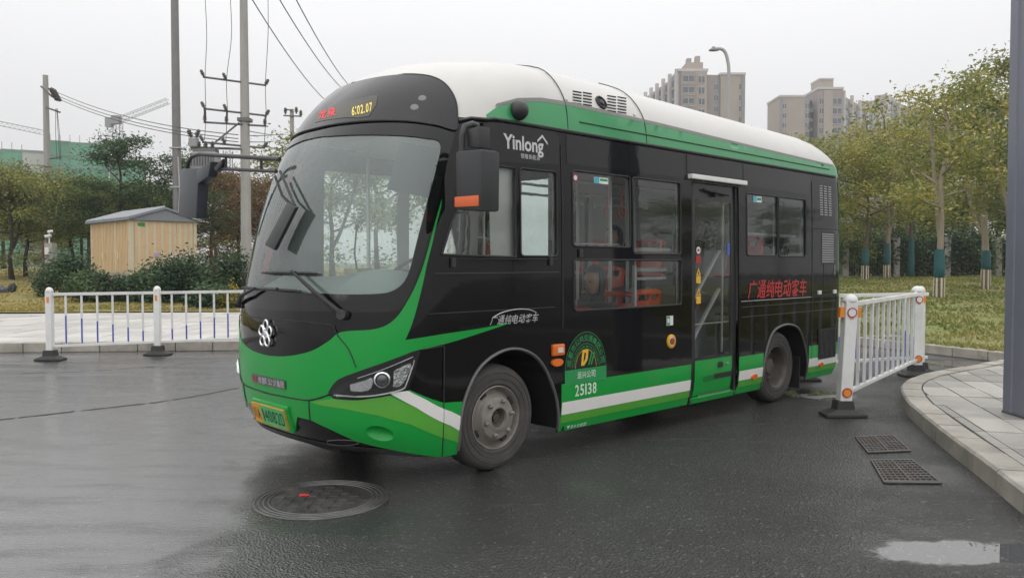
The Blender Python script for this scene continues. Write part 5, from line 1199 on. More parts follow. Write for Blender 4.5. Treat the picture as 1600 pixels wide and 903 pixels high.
for y_ in (232,293): z_=at(272,y_,36.)[2]-o2_[2]; MB().box(-.25,-.22,z_-.03,.25,.22,z_+.03).build('clamp_band',pm('band_pale',(.4,.4,.4),.5),e2)
MB().tube([at(278,245,35.7)-o2_,at(281,300,35.7)-o2_,at(279,340,35.7)-o2_],.03,6).build('cable',pm('band_pale',(.4,.4,.4),.5),e2)
e3,o3_=pole(71,118,42.,.21,.13,'short concrete utility pole with stub arms above the left trees')
for (xa,ya,xb,yb) in ((72,168,94,176),(77,248,95,246),(62,259,80,261),(64,135,82,152)):
    MB().tube([at(xa,ya,41.7)-o3_,at(xb,yb,41.7)-o3_],.05,6).build('crossarm',GALV,e3)
for k in range(4): insul(at(76+k*2.5,139+k*4.5,41.6)-o3_,e3,(.8,0,-.3),2.2)
for xo in (0,4,6): MB().tube([at(87+xo*.4,170,41.6)-o3_,at(87+xo,210,41.6)-o3_,at(89+xo,250,41.6)-o3_],.014,5).build('down_lead',WIRE,e3)
e4,o4_=pole(456,171,62.,.2,.15,'distant concrete pole with one crossarm beside the bus windscreen')
for (xa,ya,xb,yb) in ((443,181,471,182),(446,171,457,173)): MB().tube([at(xa,ya,61.8)-o4_,at(xb,yb,61.8)-o4_],.06,6).build('crossarm',GALV,e4)
for x_,y_ in ((446,175),(463,174),(470,179)): insul(at(x_,y_+4,61.8)-o4_,e4,s=2.6)
def wire(a,b,sag,label,r=.016):
    a,b=np.array(a),np.array(b); n=16; tag(MB().tube([tuple(a+(b-a)*k/n-np.array([0,0,sag*4*(k/n)*(1-k/n)])-a) for k in range(n+1)],r,5).build('overhead_wire',WIRE,loc=tuple(a)),label,'wire','overhead wires')
WL='thin overhead wire strung from the short concrete pole to the crossarm pole'
for k,(ya,yb) in enumerate(((143,211),(149,217),(154,222))): wire(at(86+k*2,ya,41.5),at(372,yb,27.2),.35,('upper ','middle ','lower ')[k]+WL)
WL2='thin overhead wire between the crossarm pole and the distant pole'
for k,(ya,yb) in enumerate(((212,206),(222,216),(205,210))): wire(at(388,ya,27.3),at(452,yb,61.5),.1,('middle ','lowest ','topmost ')[k]+WL2)
WL3='thin overhead wire slanting down from the sky behind the bus roof'
for k,(xa,xb,yb) in enumerate(((385,528,172),(428,556,155),(455,566,152))): wire(at(xa,-15,24.),at(xb,yb,52.),.5,('lower ','middle ','upper ')[k]+WL3,.018)
# ---- street lamp beyond the bus
lp_=at(1139,200,75.); zt_=at(1137,75,75.)[2]; sl_=empty('street_lamp',(lp_[0],75.,.5)); tag(sl_,'curved grey street lamp rising behind the bus roof','street lamp')
ps=[(0,0,0)]+[tuple(at(x,y,75.)-np.array([lp_[0],75.,.5])) for x,y in ((1139,190),(1139,118),(1137,95),(1133,82),(1127,77),(1119,77))]
MB().tube(smooth_line(ps,5),.16,8).build('post',pm('lamp_post_grey',(.38,.38,.37),.5,metal=.2,var=.08),sl_,smooth=60)
h0=Vector(tuple(at(1115,78,75.)-np.array([lp_[0],75.,.5]))); b=MB().lathe([(.0,.30),(.12,.28),(.22,.12),(.42,-.02),(.42,-.10),(0,-.12)],16); b.v=[tuple(Vector((x*1.1,y*.8,z))+h0) for x,y,z in b.v]; b.build('lamp_head',pm('lamp_head_grey',(.20,.20,.20),.5),sl_,smooth=50)
# ---- small things on the left lawn: camera pillar, striped stake, dumped sacks
cpz=at(78,430,34.); cpo=empty('service_pillar',(cpz[0],34.,tz(cpz[0],34.)-.05)); tag(cpo,'grey concrete pillar with white camera and meter box by the bushes','pillar')
MB().box(-.22,-.2,0,.22,.2,1.75).build('shaft',CONC,cpo,bevel=.02); MB().box(-.16,-.3,1.25,.14,-.2,1.55).build('meter_box',WPRINT,cpo,bevel=.02)
cm=MB().tube([(0,0,1.75),(0,0,2.2)],.03,8).build('camera_stem',WPRINT,cpo); MB().tube([(-.14,-.1,2.02),(.08,.03,2.08)],.07,10).build('camera_body',WPRINT,cm,smooth=40); MB().tube([(.0,-.12,2.22),(.16,.0,2.26)],.06,10).build('camera_body',WPRINT,cm,smooth=40)
st0=at(68,425,33.); tag(MB().tube([(0,0,0),(0,0,1.8)],.05,8).build('wooden_stake',pm('stake_brown',(.10,.06,.04),.8,var=.3),loc=(st0[0],33.,tz(st0[0],33.)-.05)),'thin dark brown wooden stake beside the camera pillar','stake')
sk=at(2,447,29.); sko=empty('dumped_sacks',(sk[0],29.,tz(sk[0],29.)-.03)); sko.scale=(.75,.75,.7); tag(sko,'dark dumped plastic sacks lying on the yellow lawn','sacks')
for k,(x_,y_,a_,b_,c_) in enumerate(((-.25,0,.55,.3,.32),(.18,-.1,.35,.26,.24),(.45,.0,.22,.14,.42))):
    bm=bmesh.new(); bmesh.ops.create_icosphere(bm,subdivisions=3,radius=1)
    for v in bm.verts:
        n_=1+.18*math.sin(7*v.co.x+k)*math.sin(6*v.co.y)+random.uniform(-.05,.05); v.co=Vector((v.co.x*a_*n_+x_+(.15*max(0,v.co.z) if k==2 else 0),v.co.y*b_*n_+y_,max(-.3,v.co.z)*c_*n_+c_*.3))
    mm_=bpy.data.meshes.new('sack'); bm.to_mesh(mm_); bm.free(); mm_.materials.append(pm('dark_plastic_sheet',(.035,.035,.042),.35,var=.3,scale=6)); o=bpy.data.objects.new('sack',mm_); COL.objects.link(o); o.parent=sko
# ================================================================ TREES, SHRUBS, FENCE, FAR BUILDINGS
def leaf_mesh(name,C,size,mat,up=.35,asp=.5):
    """one quad per leaf, free orientation, a random tone per leaf"""
    n=len(C); d=rng.normal(size=(n,3)); d[:,2]*=.55; d/=np.linalg.norm(d,axis=1,keepdims=True)
    r_=rng.normal(size=(n,3)); r_[:,2]+=up; s_=np.cross(d,r_); s_/=np.maximum(np.linalg.norm(s_,axis=1,keepdims=True),1e-6)
    L=size*rng.uniform(.6,1.35,(n,1)); W_=L*asp
    nn_=np.cross(d,s_)*L*.12
    V=np.stack([C-d*L*.5,C+s_*W_*.5-nn_,C+d*L*.5,C-s_*W_*.5-nn_],1).reshape(-1,3)
    me=bpy.data.meshes.new(name); me.vertices.add(4*n); me.vertices.foreach_set('co',V.ravel()); me.loops.add(4*n); me.loops.foreach_set('vertex_index',np.arange(4*n)); me.polygons.add(n); me.polygons.foreach_set('loop_start',np.arange(n)*4); me.polygons.foreach_set('loop_total',np.full(n,4))
    me.update(calc_edges=True); a=me.attributes.new('tone','FLOAT','FACE'); 
    a.data.foreach_set('value',np.clip(TONE(C)+rng.normal(0,.16,n),0,1)); me.materials.append(mat); return me
def TONE(C):
    q=C*1.1; return .5+.30*np.sin(q[:,0]*1.7+q[:,1])*np.sin(q[:,1]*1.3-q[:,2]*1.9)+.16*np.sin(q[:,2]*2.3+q[:,0]*2.9)
BARK=pm('bark_grey_brown',(.11,.085,.065),.9,var=.3,scale=5,stretch=(4,4,.8),bump=.5,bscale=14); BARKP=pm('bark_pale',(.27,.23,.17),.85,var=.25,scale=5,stretch=(4,4,.8),bump=.4,bscale=14); BARKD=pm('bark_dark',(.045,.038,.032),.9,var=.3,scale=5,bump=.4,bscale=14)
def make_tree(seed,H,th,cr,nl,ls,bark,leaf,nlimb=9,rt=.13,fork=False,sparse=1.,low=.0,flat=.55,clus=.42,asp=.5):
    r=np.random.default_rng(seed); mb=MB(); clusters=[]
    bend=r.normal(0,.12,(6,2)); zs=np.linspace(0,H*.86,6); tp=[np.array([bend[i,0]*i*.35,bend[i,1]*i*.35,zs[i]]) for i in range(6)]
    mb.tube(tp,[rt*(1.25 if i==0 else 1)*(1-.15*i) for i in range(6)],9)
    def on(z): return np.array([np.interp(z,zs,[p[k] for p in tp]) for k in range(3)])
    if fork:
        q=[on(th*.75),on(th)+np.array([.35,.1,.2]),on(th)+np.array([.9,.3,H*.28]),on(th)+np.array([1.2,.4,H*.5])]; mb.tube(smooth_line(q,3),[rt*.7*(1-.06*i) for i in range(10)],7); clusters.append((q[-1],1.))
    for i in range(nlimb):
        f=(i+.5)/nlimb; z=th+(H*.84-th)*f; a=i*2.4+r.uniform(-.4,.4); ln=cr*(.55+.5*math.sin(math.pi*min(1,f*.8+.22)))*r.uniform(.75,1.2); up=r.uniform(.25,.75)*(.6+f*.7)
        p0=on(z); dr_=np.array([math.cos(a),math.sin(a),up]); pts=[p0]
        for k in range(1,5): pts.append(p0+dr_*ln*k/4+r.normal(0,.09*ln*.4,3)*k/4+np.array([0,0,-.06*ln*(k/4)**2]))
        mb.tube(pts,[rt*.42*(1-f*.4)*(1-.2*k) for k in range(5)],6)
        clusters+= [(pts[4],1.),(pts[3],1.),(pts[2],.7)]
        for k in (2,3,3,4):
            d2=r.normal(size=3); d2[2]=abs(d2[2])*.7; d2/=np.linalg.norm(d2); q=pts[k]+d2*ln*r.uniform(.25,.5); mb.tube([pts[k],(pts[k]+q)/2+r.normal(0,.05,3),q],[rt*.16,rt*.11,rt*.05],5); clusters+=[(q,1.),((pts[k]+q)/2,.6)]
    top=on(H*.86); 
    for k in range(6): clusters.append((top+np.array([r.normal(0,.3*cr*.4),r.normal(0,.3*cr*.4),r.uniform(-.05,.14)*H]),.9))
    if low:
        for k in range(int(14*low)):
            a=r.uniform(0,6.28); clusters.append((np.array([math.cos(a)*cr*r.uniform(.2,.8),math.sin(a)*cr*r.uniform(.2,.8),r.uniform(.25,1)*th]),.8))
    w=np.array([c[1]*r.uniform(.4,1.4) for c in clusters]); w/=w.sum(); cnt=(w*nl).astype(int); C=[]
    for (c,_),k in zip(clusters,cnt): C.append(np.array(c)+r.normal(0,1,(k,3))*np.array([clus,clus,clus*flat])*r.uniform(.7,1.3))
    C=np.concatenate(C); C=C[C[:,2]>.1]
    tm=bpy.data.meshes.new('trunk'); tm.from_pydata(mb.v,[],mb.f); tm.update(); tm.polygons.foreach_set('use_smooth',[True]*len(tm.polygons)); tm.materials.append(bark)
    return tm,(leaf_mesh('crown',C,ls,leaf,asp=asp) if nl else None),H
L_YEL=leaf_mat('leaf_yellow_green',(0.112,0.141,0.034),(0.275,0.291,0.068),(0.551,0.439,0.110)); L_GRN=leaf_mat('leaf_mid_green',(0.067,0.121,0.041),(0.179,0.254,0.077),(0.356,0.400,0.113)); L_DRK=leaf_mat('leaf_dark_green',(0.021,0.048,0.021),(0.056,0.107,0.042),(0.132,0.193,0.074)); L_BRN=leaf_mat('leaf_russet',(0.075,0.053,0.024),(0.180,0.120,0.045),(0.330,0.150,0.068)); L_BUSH=leaf_mat('leaf_shrub',(0.017,0.041,0.022),(0.046,0.100,0.043),(0.123,0.190,0.090)); L_OLV=leaf_mat('leaf_olive',(0.090,0.117,0.036),(0.226,0.246,0.073),(0.428,0.399,0.121))
T={}
T['ya']=make_tree(11,9.,2.9,2.5,5800,.17,BARKP,L_YEL,11,.15,True,clus=.40)
T['yb']=make_tree(12,8.5,2.7,2.3,5800,.17,BARK,L_YEL,11,.13,clus=.40)
T['yc']=make_tree(13,9.5,2.8,2.3,5000,.19,BARKP,L_OLV,10,.15,True,clus=.36)
T['bg']=make_tree(14,10.5,2.0,3.0,8000,.24,BARK,L_OLV,11,.18,low=1.,clus=.55)
T['bh']=make_tree(15,10.5,2.0,3.0,8000,.24,BARK,L_GRN,11,.18,low=1.,clus=.55)
T['la']=make_tree(21,6.8,2.2,2.6,9000,.17,BARKD,L_OLV,9,.14,True,low=.2,clus=.55)
T['lb']=make_tree(22,6.4,2.1,2.5,9000,.17,BARKD,L_GRN,9,.13,low=.3,clus=.55)
T['ld']=make_tree(23,7.6,2.4,2.0,7000,.20,BARKD,L_DRK,12,.13,flat=.35,clus=.42,asp=.3)
T['br']=make_tree(24,6.2,1.6,2.2,7000,.17,BARK,L_BRN,9,.12,low=.7,clus=.5)
T['bare']=make_tree(25,6.6,1.8,1.7,300,.12,BARK,L_BRN,14,.09)
def tree(kind,x,Y,ytop,label,group,base=None,rz=None,name='tree',wide=1.):
    tm,cm_,H=T[kind]; zt=at(x,ytop,Y)[2]; p=at(x,400,Y); zb=tz(p[0],Y)-.05 if base is None else base; sc=(zt-zb)/(H*.98)
    e_=empty(name,(p[0],Y,zb),random.uniform(0,6.28) if rz is None else rz); e_.scale=(sc*wide,sc*wide,sc); tag(e_,label,'tree',group)
    for nm,m_ in (('trunk',tm),('crown',cm_)):
        if m_ is None: continue
        o=bpy.data.objects.new(nm,m_); COL.objects.link(o); o.parent=e_
    return e_,sc
GR='park trees beside the fence'
TEAL=pm('teal_tree_wrap',(.012,.085,.095),.55,var=.15,scale=5,bump=.3,bscale=20); SLAT=pm('pale_tree_slats',(.55,.48,.38),.7,var=.12,scale=6)
def guard(e_,sc,z0,z1,z2,r=.15,n=7,label=None):
    """wooden slats round the foot, teal wrap above"""
    k=1/sc
    for i in range(n):
        a=2*math.pi*i/n; M=Matrix.Rotation(a,4,'Z'); b=MB().box(r*1.05*k,-.03*k,z0*k,(r*1.05+.03)*k,.03*k,z1*k); b.v=[tuple(M@Vector(v)) for v in b.v]; b.build('guard_slat',SLAT,e_)
    for zz in np.arange(z0+.12,z1,.16): MB().tube([(r*1.1*k*math.cos(t),r*1.1*k*math.sin(t),zz*k) for t in np.linspace(0,6.283,13)],.009*k,5,False).build('guard_ring',pm('guard_wire',(.12,.10,.08),.7),e_)
    MB().lathe([(r*.9*k,z1*k),(r*1.2*k,(z1+.05)*k),(r*1.22*k,(z1+.4*(z2-z1))*k),(r*1.05*k,z2*k),(r*.8*k,z2*k)],14).build('teal_wrap',TEAL,e_,smooth=60)
for kind,x,Y,yt,lab,g in (('ya',1468,28.,112,'forked pale-barked tree with teal wrap and slatted guard in the middle of the lawn',(.0,.75,1.75)),
    ('yc',1541,33.,80,'tall leafy tree with teal wrap and slats beside the grey column',(.0,.85,1.65)),
    ('yb',1352,43.,212,'yellowing tree with teal wrap and slats behind the rear of the bus',(.0,.8,1.7)),
    ('ya',1386,44.,172,'yellow-green tree with dark wrapped trunk beside the green fence panel',(.0,.8,2.0)),
    ('yb',1424,47.,188,'yellow-green tree with a long teal trunk wrap against the fence',(.0,.1,2.4))):
    e_,sc=tree(kind,x,Y,yt,lab,GR,rz=random.choice((0.3,1.1,2.,2.7)))
    guard(e_,sc,*g)
FTL=['olive tree beyond the fence rising over the rear corner of the bus roof','mid-green tree beyond the fence behind the dark wrapped trunk','olive tree beyond the fence behind the forked lawn tree','mid-green tree beyond the fence between the forked tree and the tall one','olive tree beyond the fence behind the tall tree by the column','mid-green tree beyond the fence hidden mostly by the grey column','low olive tree beyond the fence whose tip shows over the bus roof','olive tree beyond the fence behind the slender tree next to the bus','','mid-green tree beyond the fence right of the grey column']
for i,(kind,x,Y,yt,wd) in enumerate((('bg',1300,50.,220,1.),('bh',1400,58.,225,1.2),('bg',1455,57.,215,1.2),('bh',1505,60.,190,1.2),('bg',1560,58.,175,1.2),('bh',1620,55.,150,1.2),('bg',1245,62.,245,1.),('bg',1335,60.,232,1.2),('yc',1600,30.,95,1.),('bh',1680,48.,130,1.))):
    if kind=='yc': tree(kind,x,Y,yt,'leafy tree half hidden behind the grey steel column',GR)
    else: tree(kind,x,Y,yt,FTL[i],'trees beyond the fence',wide=wd)
GL='trees around the kiosk'
for kind,x,Y,yt,lab in (('la',18,36.,262,'olive-leaved tree with forked dark trunk beside the camera pillar'),('lb',40,38.,280,'green tree with twin dark trunks left of the camera pillar'),('la',-30,37.,262,'olive-leaved tree at the edge of the left lawn'),
    ('la',112,41.,284,'low spreading olive tree behind the short concrete pole'),('ld',190,38.,208,'tall dark-leaved tree with layered fronds above the kiosk'),('ld',128,44.,268,'smaller dark-leaved tree beside the tall layered one'),('lb',150,40.,285,'rounded green tree behind the left end of the kiosk'),('lb',232,42.,292,'rounded green tree behind the middle of the kiosk'),
    ('ld',292,40.,235,'thin dark-leaved tree behind the dark steel pole'),('br',330,44.,262,'russet-leaved tree behind the bus mirrors'),('br',372,46.,272,'russet tree behind the crossarm pole'),('bare',410,40.,228,'bare twiggy tree between the crossarm pole and the bus'),('br',425,48.,280,'reddish brown tree next to the windscreen edge')):
    tree(kind,x,Y,yt,lab,GL)
RTL=['olive tree in the far row at the open end of the left lawn','green tree in the far row behind the twin-trunked tree','olive tree in the far row behind the short concrete pole','green tree in the far row behind the layered dark tree','olive tree in the far row behind the kiosk ridge','green tree in the far row behind the dark steel pole','olive tree in the far row behind the bus mirrors','green tree in the far row behind the crossarm pole','olive tree in the far row hidden by the bus windscreen']
for i,(x,Y,yt) in enumerate(((-60,58.,285),(5,60.,290),(70,57.,292),(140,60.,290),(210,56.,292),(270,60.,285),(335,58.,285),(400,62.,290),(460,60.,292))):
    tree('bh' if i%2 else 'bg',x,Y,yt,RTL[i],'far row of trees',wide=1.5)
for x,Y,yt,lab in ((520,34.,215,'olive tree on the lawn seen through the bus windscreen'),(590,38.,220,'green tree on the lawn seen through the near half of the windscreen'),(735,40.,225,'green tree seen through the driver side window'),(850,36.,220,'olive tree seen through the bus between cab and passenger windows'),(930,38.,215,'green tree seen through the tall passenger window'),(1040,40.,220,'olive tree seen through the passenger window next to the door'),(1120,42.,225,'green tree seen through the bus door glass'),(1200,44.,230,'olive tree seen through the rear side window')):
    tree('la' if 'olive' in lab else 'lb',x,Y,yt,lab,'trees behind the bus')
# trees beside the yard that only mirror in the bus windows
for i,(x,y,h_) in enumerate(((48,15.,7.),(58,24.,8.),(50,3.,6.5))):
    tm,cm_,H=T['ld' if i%2 else 'la']; e_=empty('tree',(x,y,.1),i*1.3); sc=h_/H; e_.scale=(sc,)*3; tag(e_,['broad','slim layered','rounded','dark layered','spreading'][i]+' street tree beyond the paved corner, mirrored in the bus side','tree','trees mirrored in the bus')
    for nm,m_ in (('trunk',tm),('crown',cm_)): o=bpy.data.objects.new(nm,m_); COL.objects.link(o); o.parent=e_
# ---- shrubs
def bush_mesh(seed,a,b,h_,n,ls,mat):
    r=np.random.default_rng(seed); C=[]
    for k in range(26):
        t=r.uniform(0,6.28); q=math.sqrt(r.uniform(0,1))*.8; c=np.array([a*q*math.cos(t),b*q*math.sin(t),h_*r.uniform(.25,.85)*math.sqrt(max(.1,1-q*q))])
        C.append(c+r.normal(0,1,(n//26,3))*np.array([a*.20,b*.20,h_*.15]))
    C=np.concatenate(C); C=C[C[:,2]>.02]; return leaf_mesh('foliage',C,ls,mat,asp=.42)
def bush(x,Y,w,h_,lab,seed,mat=L_BUSH,n=5200,ls=.13,zb=None,grp='evergreen shrubs round the kiosk'):
    p=at(x,420,Y); e_=empty('shrub',(p[0],Y,(tz(p[0],Y) if zb is None else zb)-.05)); tag(e_,lab,'shrub',grp)
    o=bpy.data.objects.new('foliage',bush_mesh(seed,w,w*.6,h_,n,ls,mat)); COL.objects.link(o); o.parent=e_
    mb=MB(); r=np.random.default_rng(seed)
    for k in range(7): t=r.uniform(0,6.28); mb.tube([(0,0,0),(w*.25*math.cos(t),w*.2*math.sin(t),h_*.45),(w*.5*math.cos(t),w*.35*math.sin(t),h_*.8)],[.03,.02,.008],5)
    mb.build('stems',BARK,e_)
bush(105,27.5,1.05,1.45,'dark evergreen shrub at the left end of the kiosk',1); bush(152,25.,1.0,1.0,'lighter green low shrub in front of the striped kiosk doors',2,L_DRK); bush(196,25.4,.7,.78,'small low shrub below the kiosk corner post',3)
bush(250,25.,1.0,1.42,'dark evergreen shrub below the kiosk gable',4); bush(300,25.6,1.25,1.62,'tall dark evergreen shrub right of the kiosk',5); bush(352,25.,1.1,1.62,'dark evergreen shrub next to the crossarm pole',6); bush(335,23.2,.8,.75,'low dark shrub in front of the tall evergreens',8)
L_FL=leaf_mat('yellow_flowers',(.05,.09,.02),(.3,.25,.03),(.65,.48,.02)); bush(362,22.9,.45,.8,'shrub dotted with small yellow flowers beside the bus',7,L_FL,900,.07)
FSL=['mid-green shrub filling the park fence right behind the rear edge of the bus','dark shrub in the park fence between the two slender wrapped trees','dark shrub in the park fence behind the long teal trunk wrap','mid-green shrub in the park fence behind the forked lawn tree','dark shrub in the park fence right of the forked lawn tree','dark shrub in the park fence left of the tall tree by the column','mid-green shrub in the park fence next to the grey column']
for i,x in enumerate((1325,1365,1410,1450,1490,1525,1560)): bush(x,50.5+(i%2),2.2,3.1,FSL[i],20+i,L_DRK if i%3 else L_GRN,4200,.24,grp='shrubs along the fence')
# ---- dark park fence with concrete piers
FY=50.; fx0=at(1240,420,FY)[0]; fx1=at(1700,420,FY)[0]; fe=empty('park_fence',(fx0,FY,tz(fx0,FY)-.05)); tag(fe,'dark green bar fence with concrete piers behind the wrapped trees','fence')
FG=pm('fence_dark_green',(.012,.03,.026),.5,var=.2); nbar=int((fx1-fx0)/.16)
b0=mk('fence_bar',*(lambda m:(m.v,m.f))(MB().box(-.018,-.018,.1,.018,.018,2.3)),FG,fe)
for k in range(1,nbar): dupe(b0,fe,(k*.16,0,0))
for z_ in (.25,1.6,2.2): MB().box(0,-.03,z_,fx1-fx0,.03,z_+.06).build('fence_rail',FG,fe)
for k in range(0,int((fx1-fx0)/3.2)+1): MB().box(k*3.2-.2,-.2,0,k*3.2+.2,.2,2.5).build('fence_pier',CONC,fe,bevel=.02)
# ---- grass
def grass(name,x0,x1,yf,y1,n,hh,mat,label,pw=1.6):
    X=rng.uniform(x0,x1,n); Y=np.array([yf(x) for x in X]); Y=Y+.25+(y1-Y)*rng.uniform(0,1,n)**pw; Z=np.array([tz(x,y) for x,y in zip(X,Y)])
    d=np.where(np.sin(X*1.9+np.sin(Y*.9)*2)*np.sin(Y*1.2+1)>-.35,1.,.35)
    h_=hh*rng.uniform(.4,1.3,n)*d; a=rng.uniform(0,6.28,n); w_=.022*(1+Y/20); lx,ly=rng.normal(0,.4,n)*h_,rng.normal(0,.4,n)*h_
    B=np.stack([X,Y,Z-.01],1); dx=np.stack([np.cos(a)*w_,np.sin(a)*w_,0*a],1); Tp=B+np.stack([lx,ly,h_],1)
    V=np.stack([B-dx,B+dx,Tp],1).reshape(-1,3); me=bpy.data.meshes.new(name); me.vertices.add(3*n); me.vertices.foreach_set('co',V.ravel()); me.loops.add(3*n); me.loops.foreach_set('vertex_index',np.arange(3*n)); me.polygons.add(n); me.polygons.foreach_set('loop_start',np.arange(n)*3); me.polygons.foreach_set('loop_total',np.full(n,3)); me.update(calc_edges=True)
    t=me.attributes.new('tone','FLOAT','FACE'); t.data.foreach_set('value',np.clip(.5+.25*np.sin(X*.8+1)*np.sin(Y*.6)+rng.normal(0,.18,n),0,1)); me.materials.append(mat); o=bpy.data.objects.new(name,me); COL.objects.link(o); tag(o,label,'grass',kind='stuff')
GM=leaf_mat('grass_blades',(.09,.13,.025),(.22,.225,.055),(.40,.32,.13)); GM2=leaf_mat('grass_blades_dry',(0.160,0.160,0.035),(0.320,0.264,0.072),(0.480,0.352,0.128))
grass('grass',2.5,34,lambda x:yfar(x) if x<9 else yfar(9),48.,90000,.085,GM,'rough mixed green and straw grass on the right lawn'); grass('lawn_grass',-32,0.,yl,45.,50000,.06,GM2,'short yellowing grass on the lawn round the kiosk')
# ---- far apartment blocks
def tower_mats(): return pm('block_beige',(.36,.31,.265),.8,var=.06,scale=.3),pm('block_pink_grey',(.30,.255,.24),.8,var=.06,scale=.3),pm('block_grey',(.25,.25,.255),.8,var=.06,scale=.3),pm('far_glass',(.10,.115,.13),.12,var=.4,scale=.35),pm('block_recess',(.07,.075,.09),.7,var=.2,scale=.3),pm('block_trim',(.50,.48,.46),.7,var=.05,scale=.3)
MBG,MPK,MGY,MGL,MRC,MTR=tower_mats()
def building(name,label,org,rz): e_=empty(name,tuple(org),rz); tag(e_,label,'building'); return e_
def bx(e_,nm,x0,y0,x1,y1,z1,mat,z0=0.): return MB().box(x0,y0,z0,x1,y1,z1).build(nm,mat,e_)
_wm={}
def win(e_,x,y,z,w_,h_,face='f'):
    """window with frame and mullion, shared mesh"""
    k=(w_,h_,face)
    if k not in _wm:
        if face=='f': g=MB().box(0,-.06,0,w_,.10,h_); fr=MB().box(-.08,-.14,-.12,w_+.08,-.02,0).box(-.08,-.14,h_,w_+.08,-.02,h_+.08).box(w_/2-.05,-.12,0,w_/2+.05,-.05,h_)
        else: g=MB().box(-.06,0,0,.10,w_,h_); fr=MB().box(-.14,-.08,-.12,-.02,w_+.08,0).box(-.14,-.08,h_,-.02,w_+.08,h_+.08).box(-.12,w_/2-.05,0,-.05,w_/2+.05,h_)
        _wm[k]=(mk('window',g.v,g.f,MGL,e_),mk('window_frame',fr.v,fr.f,MTR,None)); o,f=_wm[k]; f.parent=o; o.location=(x,y,z); return
    o,f=_wm[k]; c=o.copy(); COL.objects.link(c); c.parent=e_; c.location=(x,y,z); g=f.copy(); COL.objects.link(g); g.parent=c
def zpx(y,Y): return at(800,y,Y)[2]
# block A
YA=218.; xA=lambda x,Y=YA:at(x,300,Y)[0]; ox=xA(1060); A_=building('apartment_block','tall beige apartment block with finned side standing behind the bus roof',(ox,YA,0),0)
zt=zpx(112,YA); FH=3.
bx(A_,'corner_tower',0,0,xA(1103)-ox,14,zt,MPK); bx(A_,'parapet',-.3,-.3,xA(1103)-ox+.3,14,zt+.7,MTR,zt); bx(A_,'roof_hut',2.6,3,7.2,9,zt+3.2,MBG,zt+.7); bx(A_,'roof_tank',3.,4,4.2,6,zt+4.6,MBG,zt+3.2); bx(A_,'roof_tank',5.4,4,6.6,6,zt+5.2,MBG,zt+3.2)
bx(A_,'bay',.4,-1.0,4.3,0,zt-.2,MPK); bx(A_,'flank',4.3,-.35,xA(1103)-ox-.02,0,zt-.1,MBG)
for k in range(14):
    z=zt-3.-k*FH
    if z<8: break
    win(A_,.9,-1.0,z,2.9,1.6); win(A_,5.3,-.35,z-.1,1.5,1.7); MB().box(.35,-1.12,z-.75,4.35,-1.0,z-.3).build('spandrel',MBG,A_)
x3,x4,x5=xA(1103)-ox,xA(1126)-ox,xA(1164)-ox; zt2=zpx(116,YA)
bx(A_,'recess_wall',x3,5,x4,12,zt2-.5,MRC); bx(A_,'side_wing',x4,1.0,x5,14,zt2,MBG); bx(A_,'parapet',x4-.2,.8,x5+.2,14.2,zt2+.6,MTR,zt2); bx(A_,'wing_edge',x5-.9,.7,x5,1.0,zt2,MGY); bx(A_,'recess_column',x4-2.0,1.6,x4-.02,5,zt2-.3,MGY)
for k in range(14):
    z=zt2-4.-k*FH
    if z<8: break
    win(A_,x5-1.5,1.0,z,.9,1.5); win(A_,x4-1.6,1.6,z,1.0,1.6); MB().box(x3+.1,3.6,z-.6,x4-2.1,5,z-.4).build('balcony_slab',MGY,A_); MB().box(x3+.1,3.6,z-.4,x4-2.1,3.7,z+.5).build('balcony_rail',MGY,A_)
# long finned side that runs back to the left
bA=math.atan2(30,xA(1010,YA+30)-ox); LA=math.hypot(30,xA(1010,YA+30)-ox); S_=building('apartment_block','grey finned long side wing of the beige apartment block',(ox-.05,YA+.3,0),bA); zt3=zpx(112,YA)
# local +x runs back along the facade, the facade faces local +y
bx(S_,'wall',0,-12,LA,0,zt3-.6,MPK)
for k in range(6): MB().box(k*(LA-.8)/5,0,0,k*(LA-.8)/5+.9,.9,zt3+.8).build('fin',MTR,S_)
for k in range(13):
    z=zt3-3.2-k*FH
    if z<8: break
    for j in range(5):
        x0=(j+.28)*(LA-.8)/5; MB().box(x0,0,z,x0+(LA-.8)/5*.62,.12,z+1.7).build('window',MGL,S_); MB().box(x0-.2,0,z-1.0,x0+(LA-.8)/5*.66,.3,z-.25).build('spandrel',MGY,S_)
# block B
YB=250.; xB=lambda x,Y=YB:at(x,300,Y)[0]; ob=xB(1217); B_=building('apartment_block','beige apartment block with stepped roof hut above the right trees',(ob,YB,0),0)
w=lambda x:xB(x)-ob; zb1=zpx(152,YB); zb2=zpx(141,YB)
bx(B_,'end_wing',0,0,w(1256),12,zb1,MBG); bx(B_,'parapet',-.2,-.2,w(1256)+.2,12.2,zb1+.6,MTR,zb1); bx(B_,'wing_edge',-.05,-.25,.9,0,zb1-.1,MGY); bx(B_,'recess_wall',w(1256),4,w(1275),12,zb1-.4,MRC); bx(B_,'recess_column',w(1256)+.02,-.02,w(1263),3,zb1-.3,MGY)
bx(B_,'main_block',w(1275),-1,w(1313),13,zb2,MPK); bx(B_,'parapet',w(1275)-.2,-1.2,w(1313)+.2,13,zb2+.7,MTR,zb2); bx(B_,'roof_hut',w(1280),1,w(1302),8,zb2+3.4,MBG,zb2+.7); bx(B_,'hut_parapet',w(1279.5),.8,w(1302.5),8.2,zb2+3.9,MTR,zb2+3.4); bx(B_,'flank',w(1283),-1.3,w(1297),-1,zb2-.3,MBG)
